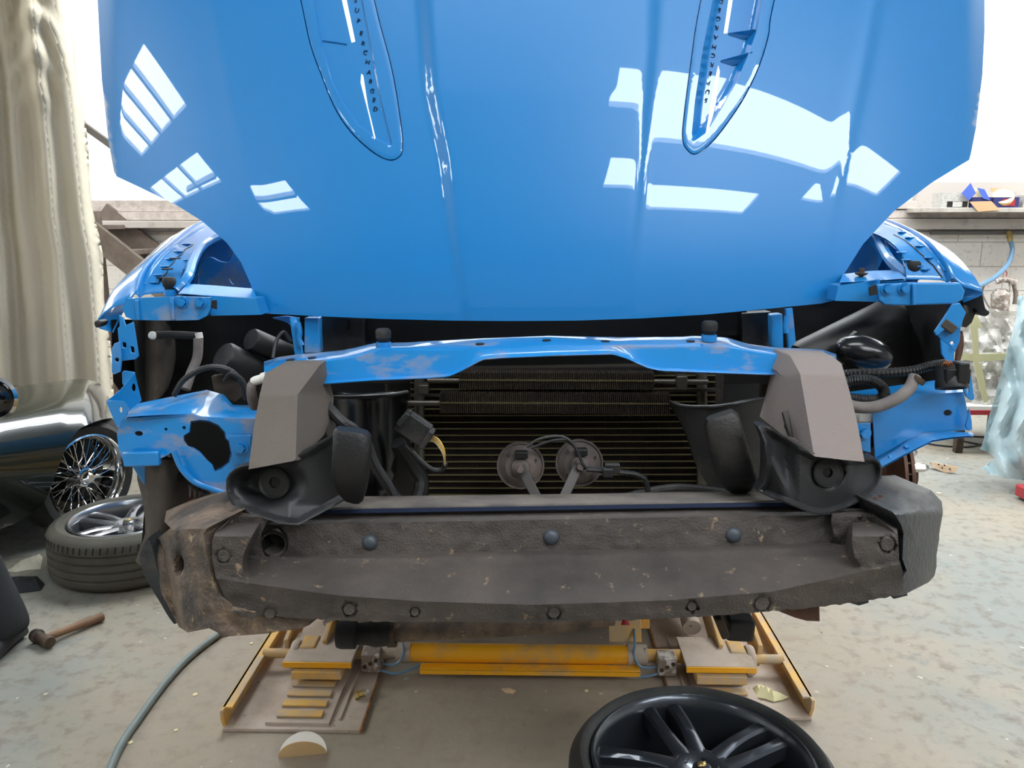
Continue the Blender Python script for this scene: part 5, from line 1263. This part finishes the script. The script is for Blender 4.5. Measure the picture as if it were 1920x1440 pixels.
# ------------------------------------------------------------------ person standing at the left edge
def person():
    f = G(0, 1222); ox, oy = f.x-.18, f.y
    T = thing('person', 'person in dark trousers and black shoe standing at the left edge', 'person', (ox-.12, oy, 0))
    c = V((ox-.14, oy+.02, 0))
    me = bpy.data.meshes.new('body'); J = {}; vs = []; rs = []; es = []
    def j(n, x, y, z, r, par=None):
        J[n] = len(vs); vs.append(c+V((x, y, z))-V((ox-.12, oy, 0))); rs.append(r)
        if par: es.append((J[par], J[n]))
    j('pelvis', 0, 0, .95, .13); j('belly', 0, 0, 1.1, .125, 'pelvis'); j('chest', 0, .01, 1.32, .145, 'belly'); j('neckb', 0, .01, 1.46, .07, 'chest'); j('neck', 0, 0, 1.52, .055, 'neckb'); j('head', 0, -.015, 1.62, .085, 'neck'); j('crown', 0, -.01, 1.70, .08, 'head')
    for s, n in ((-1, 'l'), (1, 'r')):
        j('sh'+n, s*.17, .01, 1.42, .06, 'neckb'); j('el'+n, s*.23, .03, 1.14, .045, 'sh'+n); j('wr'+n, s*.24, -.05, .90, .03, 'el'+n); j('pm'+n, s*.24, -.07, .83, .028, 'wr'+n)
        for q in range(4):
            b = 'f%d%s' % (q, n); j(b, s*.24, -.10+.02*q, .78, .010, 'pm'+n); j(b+'t', s*.232, -.10+.02*q, .73+.006*abs(q-1.5), .008, b)
        j('th'+n, s*.235, -.11, .82, .011, 'pm'+n); j('tt'+n, s*.225, -.125, .78, .009, 'th'+n)
        j('hip'+n, s*.09, 0, .88, .10, 'pelvis'); j('kn'+n, s*.20, -.01, .50, .062, 'hip'+n); j('ank'+n, s*.30, .02, .10, .042, 'kn'+n); j('toe'+n, s*.31, -.10, .04, .035, 'ank'+n)
    me.from_pydata(vs, es, []); me.materials.append(M['skin'])
    o = bpy.data.objects.new('body', me); COL.objects.link(o); o.parent = T
    sk = o.modifiers.new('skin', 'SKIN'); sk.use_smooth_shade = True
    for i, r in enumerate(rs): me.skin_vertices[0].data[i].radius = (r, r)
    me.skin_vertices[0].data[0].use_root = True
    o.modifiers.new('sub', 'SUBSURF').levels = 1; o.modifiers['sub'].render_levels = 2
    def garment(name, nodes, links, m):
        g = bpy.data.meshes.new(name); names = list(nodes)
        g.from_pydata([c+V(nodes[k][:3])-V((ox-.12, oy, 0)) for k in names], [(names.index(a), names.index(b)) for a, b in links], [])
        g.materials.append(M[m]); q = bpy.data.objects.new(name, g); COL.objects.link(q); q.parent = T
        sk = q.modifiers.new('skin', 'SKIN'); sk.use_smooth_shade = True
        for i_, k in enumerate(names): g.skin_vertices[0].data[i_].radius = (nodes[k][3], nodes[k][3])
        g.skin_vertices[0].data[0].use_root = True
        sb = q.modifiers.new('sub', 'SUBSURF'); sb.levels = 1; sb.render_levels = 2
        return q
    nd = {'p': (0, 0, 1.0, .17)}; lk = []
    for s, n in ((-1, 'l'), (1, 'r')):
        nd['h'+n] = (s*.10, 0, .86, .135); nd['t'+n] = (s*.15, 0, .68, .115); nd['k'+n] = (s*.21, -.01, .50, .10); nd['c'+n] = (s*.26, .01, .28, .095); nd['a'+n] = (s*.315, .015, .09, .105); nd['z'+n] = (s*.325, .01, .035, .10)
        lk += [('p', 'h'+n), ('h'+n, 't'+n), ('t'+n, 'k'+n), ('k'+n, 'c'+n), ('c'+n, 'a'+n), ('a'+n, 'z'+n)]
    garment('trousers', nd, lk, 'cloth')
    nd = {'b': (0, 0, .86, .19), 'm': (0, 0, 1.12, .175), 'c': (0, .01, 1.30, .19), 'n': (0, .01, 1.44, .12), 'k': (0, .005, 1.50, .075)}; lk = [('b', 'm'), ('m', 'c'), ('c', 'n'), ('n', 'k')]
    for s, n in ((-1, 'l'), (1, 'r')):
        nd['s'+n] = (s*.17, .01, 1.41, .095); nd['e'+n] = (s*.235, .03, 1.14, .075); nd['w'+n] = (s*.245, -.045, .92, .055)
        lk += [('n', 's'+n), ('s'+n, 'e'+n), ('e'+n, 'w'+n)]
    garment('jacket', nd, lk, 'cloth')
    for s in (-1, 1):
        rows = []
        bx = c.x+s*.33
        for y, hw, h in ((.09, .036, .06), (.05, .044, .11), (0, .045, .12), (-.05, .046, .085), (-.11, .052, .07), (-.16, .048, .06), (-.19, .03, .04)):
            rows.append([V((bx+cos(a)*hw, c.y+y, max(.0, .5*h+sin(a)*h*.5))) for a in [2*pi*k/16 for k in range(16)]])
        b = obj('shoe', MB().loft(rows, closed=True, caps=True), 'boot', T, smooth=50)
    hd = c+V((0, -.015, 1.655))
    obj('hair', MB().sphere(hd+V((0, .018, .03)), (.098, .108, .10), 20, 14), 'hair', T)
    fc = obj('face', MB().sphere(hd+V((0, -.03, -.03)), (.07, .08, .10), 20, 14), 'skin', T)
    obj('nose', MB().add([hd+V(q) for q in [(-.012, -.105, -.045), (.012, -.105, -.045), (0, -.132, -.05), (0, -.108, -.0)]], [(0, 1, 2), (0, 2, 3), (1, 3, 2), (0, 3, 1)]), 'skin', fc)
    for s in (-1, 1):
        obj('eye', MB().sphere(hd+V((s*.03, -.1, -.005)), (.011, .008, .007), 10, 8), 'white_pl', fc)
        obj('ear', MB().sphere(hd+V((s*.082, .0, -.02)), (.012, .02, .03), 10, 8), 'skin', fc)
    obj('mouth', MB().sphere(hd+V((0, -.1, -.075)), (.024, .006, .005), 10, 6), 'red', fc)
person()

# ------------------------------------------------------------------ things on the floor
T = thing('hammer', 'wooden handled hammer lying on the floor at the left', 'hammer', tuple(G(90, 1200)))
h0, h1 = G(80, 1198, .03), G(192, 1156, .02)
obj('handle', MB().tube([h0, h0.lerp(h1, .4), h0.lerp(h1, .8), h1], [.014, .0155, .0175, .018], 14, 4), 'wood', T)
hx = (h1-h0).normalized().cross(V((0, 0, 1)))
obj('hammer_head', MB().tube([h0-hx*-.055, h0-hx*-.035, h0-hx*-.03, h0+hx*-.03, h0+hx*-.035, h0+hx*-.06], [.022, .026, .02, .02, .028, .024], 16), 'iron', T, bevel=.002)
hs = [(195, 1470), (225, 1400), (262, 1345), (310, 1280), (355, 1232), (412, 1188), (470, 1150), (560, 1115), (700, 1095)]
o = obj('floor_hose', MB().tube([G(x, y, .013) for x, y in hs], .0125, 14, 8), 'hose_grey'); tag(o, 'thick grey green hose curving across the floor from under the car', 'hose')
def folded_disc(name, label, pts_edge, fold_a, fold_b, m1, m2, up, holes=False):
    T = thing(name, label, 'sanding disc', tuple((fold_a+fold_b)/2))
    d = (fold_b-fold_a); R_ = d.length/2; d.normalize(); mid = (fold_a+fold_b)/2; side = V((0, 0, 1)).cross(d)
    for q, (ang, m) in enumerate(((up[0], m1), (up[1], m2))):
        n_ = (side*cos(ang)+V((0, 0, 1))*sin(ang)); rows = []
        pts = [mid+d*(R_*cos(t))+n_*(R_*pts_edge*sin(t)) for t in [pi*i/20 for i in range(21)]]
        nn = d.cross(n_)*.002
        obj('disc_half', MB().extr(pts, nn), m, T)
        if holes and q == 0:
            for tt, rr in ((.25, .5), (.45, .62), (.62, .5), (.8, .55)):
                p = mid+d*(R_*cos(pi*tt)*.75)+n_*(R_*pts_edge*rr*.8)+d.cross(n_)*-.0008; obj('dust_hole', MB().lathe([(0, 0), (.006, 0), (.006, .0045), (0, .0045)], p, tuple(d.cross(n_)), 12), 'blk', T)
    return T
a, b = G(522, 1420, .002), G(613, 1412, .002)
folded_disc('sanding_disc', 'white and yellow sanding disc folded in half in front of the lift', .98, a, b, 'disc_white', 'disc_cream', (.62, 1.95))
a, b = G(1745, 866, .05), G(1797, 876, .05)
d = (b-a).normalized()
T = thing('sanding_disc', 'small tan folded sanding disc with holes on the floor at right', 'sanding disc', tuple((a+b)/2*1.0))
mid = (a+b)/2; R_ = (b-a).length/2
pts = [mid+d*(R_*cos(t))+V((0, -.02, 0))*sin(t)+V((0, 0, -.047))*sin(t) for t in [pi*i/16 for i in range(17)]]
obj('disc_half', MB().extr(pts, (0, .002, .001)), 'disc_tan', T)
pts = [mid+d*(R_*cos(t))+V((0, .06, -.03))*sin(t) for t in [pi*i/16 for i in range(17)]]
obj('disc_half', MB().extr(pts, (0, .001, -.002)), 'disc_tan', T)
for x, y in ((1758, 870), (1769, 869), (1765, 878), (1779, 877)):
    t_ = (x-1745)/52; p = mid+d*(R_*(2*t_-1))+V((0, -.0145, -.0)); p.z = G(x, y, 0).z+.052-(y-868)*.0022
    obj('dust_hole', MB().lathe([(0, 0), (.005, 0), (.005, .006), (0, .006)], p, (0, -1, -.4), 10), 'blk', T)
def crumple(name, label, cat, poly, h, m, step=7, z0=.004):
    pc = G(sum(p[0] for p in poly)/len(poly), sum(p[1] for p in poly)/len(poly))
    def f(x, y):
        e = pdist((x, y), poly); q = G(x, y, 0); n_ = noise.noise(V((x/9, y/7, 2))); q.z = z0+h*min(1, e/10)*(.6+.8*abs(n_)); return q
    o = obj(name, sheet(poly, f, (0, 0, -.003), step), m, loc=pc, smooth=25); return tag(o, label, cat)
crumple('crumpled_masking_paper', 'crumpled pale yellow masking paper on the right lift base', 'paper', [(1408, 1300), (1425, 1292), (1445, 1303), (1462, 1308), (1478, 1316), (1468, 1320), (1450, 1324), (1432, 1318), (1415, 1315)], .03, 'tape', 7, .018)
crumple('tissue_scrap', 'small red and white scrap on the floor between the lift bases', 'scrap', [(940, 1293), (955, 1291), (968, 1296), (962, 1302), (948, 1300)], .012, 'disc_tan', 4)
crumple('folded_sheet', 'pale folded sheet lying behind the dusty wheel', 'sheet', [(14, 1072), (40, 1052), (74, 1040), (80, 1046), (76, 1068), (50, 1070), (30, 1074)], .03, 'white_sheet', 6)
crumple('dark_rag', 'dark rag in the shadow left of the dusty wheel', 'rag', [(-10, 1088), (30, 1082), (70, 1082), (84, 1096), (76, 1108), (20, 1115), (-10, 1110)], .03, 'cloth', 6)
nt_ = thing('brass_fitting', 'small worn brass pipe fitting on the left lift base', 'fitting', tuple(G(674, 1302, .012)))
p = G(674, 1302, .028); obj('fitting_body', MB().lathe([(.006, -.016), (.015, -.016), (.015, -.004), (.011, -.002), (.011, .012), (.014, .014), (.014, .018), (.006, .018)], p, (1, .3, .2), 6, closed=True), 'brass', nt_, smooth=20)
obj('thread', MB().tube([p+V((.014, .004, .003)), p+V((.03, .01, .006))], .009, 12), 'spray', nt_)
for x, y, r, lb in ((472, 1207, .01, 'pale paint flake on the floor just left of the lift rail top'), (366, 1303, .012, 'pale paint flake on the floor between the grey hose and lift'), (330, 1370, .009, 'small flake on the floor left of the lift plate front corner'), (245, 1393, .012, 'pale flake against the grey hose near the bottom edge'), (1100, 1296, .01, 'tiny flake on bare concrete between the lift bases'), (1745, 1010, .012, 'small pale flake on the floor right of the dark foam corner'), (1760, 925, .02, 'larger pale flake on the floor in front of the tan sanding disc')):
    p = G(x, y)
    poly = [(p.x+cos(a)*r*(.7+.5*noise.noise(V((a, x, 0)))), p.y+sin(a)*r*(.7+.5*noise.noise(V((a, y, 3))))) for a in [2*pi*k/9 for k in range(9)]]
    o = obj('paint_flake', MB().extr([V((q[0], q[1], .0005)) for q in poly], (0, 0, .0025)), 'paper', loc=(p.x, p.y, 0)); tag(o, lb, 'paint flake', 'paint flakes scattered on the floor')

# ------------------------------------------------------------------ right-hand side
def drape(x, y):
    d = 4.9-.12*((y-560)/340)+.10*sin(x/17.0+y/70)+.05*noise.noise(V((x/22, y/40, 5)))+.05*sin(x/7.0+sin(y/31)*2)
    q = P(x, y, d); q.z = max(q.z, .012); return q
do_ = [(1908, 556), (1905, 596), (1893, 640), (1880, 690), (1866, 740), (1852, 790), (1843, 830), (1838, 842), (1852, 848), (1866, 858), (1850, 872), (1840, 877), (1856, 890), (1890, 897), (1960, 905), (2150, 905), (2150, 556), (2000, 540)]
T = thing('plastic_cover', 'pale blue plastic film draped to the floor at the right edge', 'plastic sheet', tuple(G(1960, 905)))
obj('film', sheet(do_, drape, (.002, .004, 0), 8), 'film_cyan', T, smooth=60)
dtrol = thing('covered_trolley', 'tall trolley hidden under the pale blue plastic film', 'trolley', tuple(G(2050, 880)))
c = G(2060, 885)
obj('trolley_body', MB().box((c.x+.2, c.y+.12, .52), (.6, .35, .9)), 'ledge', dtrol, bevel=.03)
for dx in (0, .4):
    for dy in (.0, .25): obj('castor', MB().lathe([(0, -.015), (.035, -.015), (.035, .015), (0, .015)], (c.x+dx, c.y+dy, .036), (1, 0, 0), 20), 'rubber', dtrol)
# masked engine on a low red and white stand
ms = thing('masked_engine', 'engine wrapped in clear plastic and masking tape on a red stand', 'engine', tuple(G(1850, 800)))
def mfn(x, y):
    q = P(x, y, 5.55+.25*((x-1850)/90)**2+.10*noise.noise(V((x/16, y/18, 8)))+.16*exp(-((y-600)/40)**2)+.02*noise.noise(V((x/4, y/5, 1)))); q.z = max(q.z, .352); return q
mo = c2([(1735, 640), (1760, 600), (1790, 580), (1830, 575), (1880, 582), (1925, 590), (1960, 640), (1960, 752), (1900, 758), (1800, 757), (1745, 750)], 3, True)
obj('engine_core', MB().sphere(P(1850, 662, 5.95), (.34, .26, .26), 24, 16), 'liner_dirty', ms)
obj('engine_sump', MB().box(P(1850, 708, 5.85), (.5, .35, .12)), 'iron', ms, bevel=.03)
obj('plastic_wrap', sheet(mo, mfn, (0, .004, 0), 7), 'film_clear', ms, smooth=30)
def strip(pts, Y, m='tape', par=ms, nm='masking_tape'): obj(nm, MB().extr(PP(pts, Y), (0, .004, 0)), m, par)
strip([(1815, 588), (1830, 585), (1842, 612), (1834, 616), (1836, 680), (1841, 684), (1853, 752), (1845, 756), (1836, 728), (1826, 682), (1823, 640)], 5.44)
strip([(1790, 660), (1826, 664), (1890, 662), (1890, 675), (1830, 678), (1790, 672)], 5.45)
st_ = thing('low_stand', 'low red and white topped stand carrying the wrapped engine', 'stand', tuple(G(1850, 798)))
a = P(1790, 766, 5.5); b = P(1965, 766, 5.5)
obj('top_board', MB().box(((a.x+b.x)/2, 5.8, a.z+.005), (b.x-a.x, .62, .03)), 'disc_white', st_, bevel=.003)
obj('red_rail', MB().box(((a.x+b.x)/2, 5.5, a.z-.025), (b.x-a.x, .03, .035)), 'red', st_, bevel=.003)
for dx in (.08, b.x-a.x-.08):
    for yy in (5.55, 6.0): obj('leg', MB().box((a.x+dx, yy, (a.z-.03)/2), (.05, .05, a.z-.03)), 'iron', st_, bevel=.003)
# spray gun hanging on the wall
sg = thing('spray_gun', 'paint spattered spray gun with metal cup hanging against the block wall', 'spray gun', tuple(P(1875, 580, 7.35)))
obj('paint_cup', MB().tube([P(1877, 542, 7.35), P(1876, 552, 7.35), P(1874, 590, 7.35), P(1873, 596, 7.35)], [.045, .078, .074, .058], 18), 'spray', sg)
obj('gun_body', MB().tube([P(1868, 528, 7.33), P(1885, 524, 7.31), P(1905, 530, 7.29)], .026, 12, 3), 'spray', sg)
obj('gun_handle', MB().tube([P(1900, 528, 7.31), P(1905, 550, 7.32), P(1903, 570, 7.33)], .021, 12, 3), 'spray', sg)
obj('trigger', MB().tube([P(1892, 530, 7.3), P(1894, 545, 7.3), P(1890, 560, 7.31)], .008, 8, 3), 'spray', sg)
obj('gun_hose', MB().tube([P(x, y, Y) for x, y, Y in [(1868, 524, 7.35), (1850, 530, 7.3), (1842, 550, 7.3), (1858, 580, 7.2), (1880, 600, 7.1), (1900, 616, 7.1)]], .008, 8, 6), 'handrail', sg)
obj('hook', MB().tube([P(1884, 524, 7.33), P(1888, 512, 7.45), P(1882, 505, 7.6)], .005, 6, 4), 'red', sg)
# loose cables on the floor
o = obj('floor_cable', MB().tube([G(x, y, .006) for x, y in [(1700, 824), (1760, 835), (1810, 838), (1845, 832), (1860, 822), (1820, 818), (1790, 822), (1830, 832), (1870, 838)]], .006, 8, 8), 'blk'); tag(o, 'thin dark cable coiled on the floor behind the right wing', 'cable')
# red jack
jk = thing('trolley_jack', 'red steel jack end at the right picture edge', 'jack', tuple(G(1940, 915)))
p = G(1932, 940)
obj('jack_frame', MB().box((p.x+.12, p.y, .05), (.35, .14, .07)), 'red', jk, bevel=.008)
obj('jack_saddle', MB().box((p.x+.02, p.y-.02, .11), (.1, .1, .05)), 'red', jk, bevel=.008)
for dx in (0, .26): obj('jack_wheel', MB().lathe([(0, -.02), (.03, -.02), (.03, .02), (0, .02)], (p.x+dx, p.y-.08, .031), (0, 1, 0), 18), 'iron', jk)
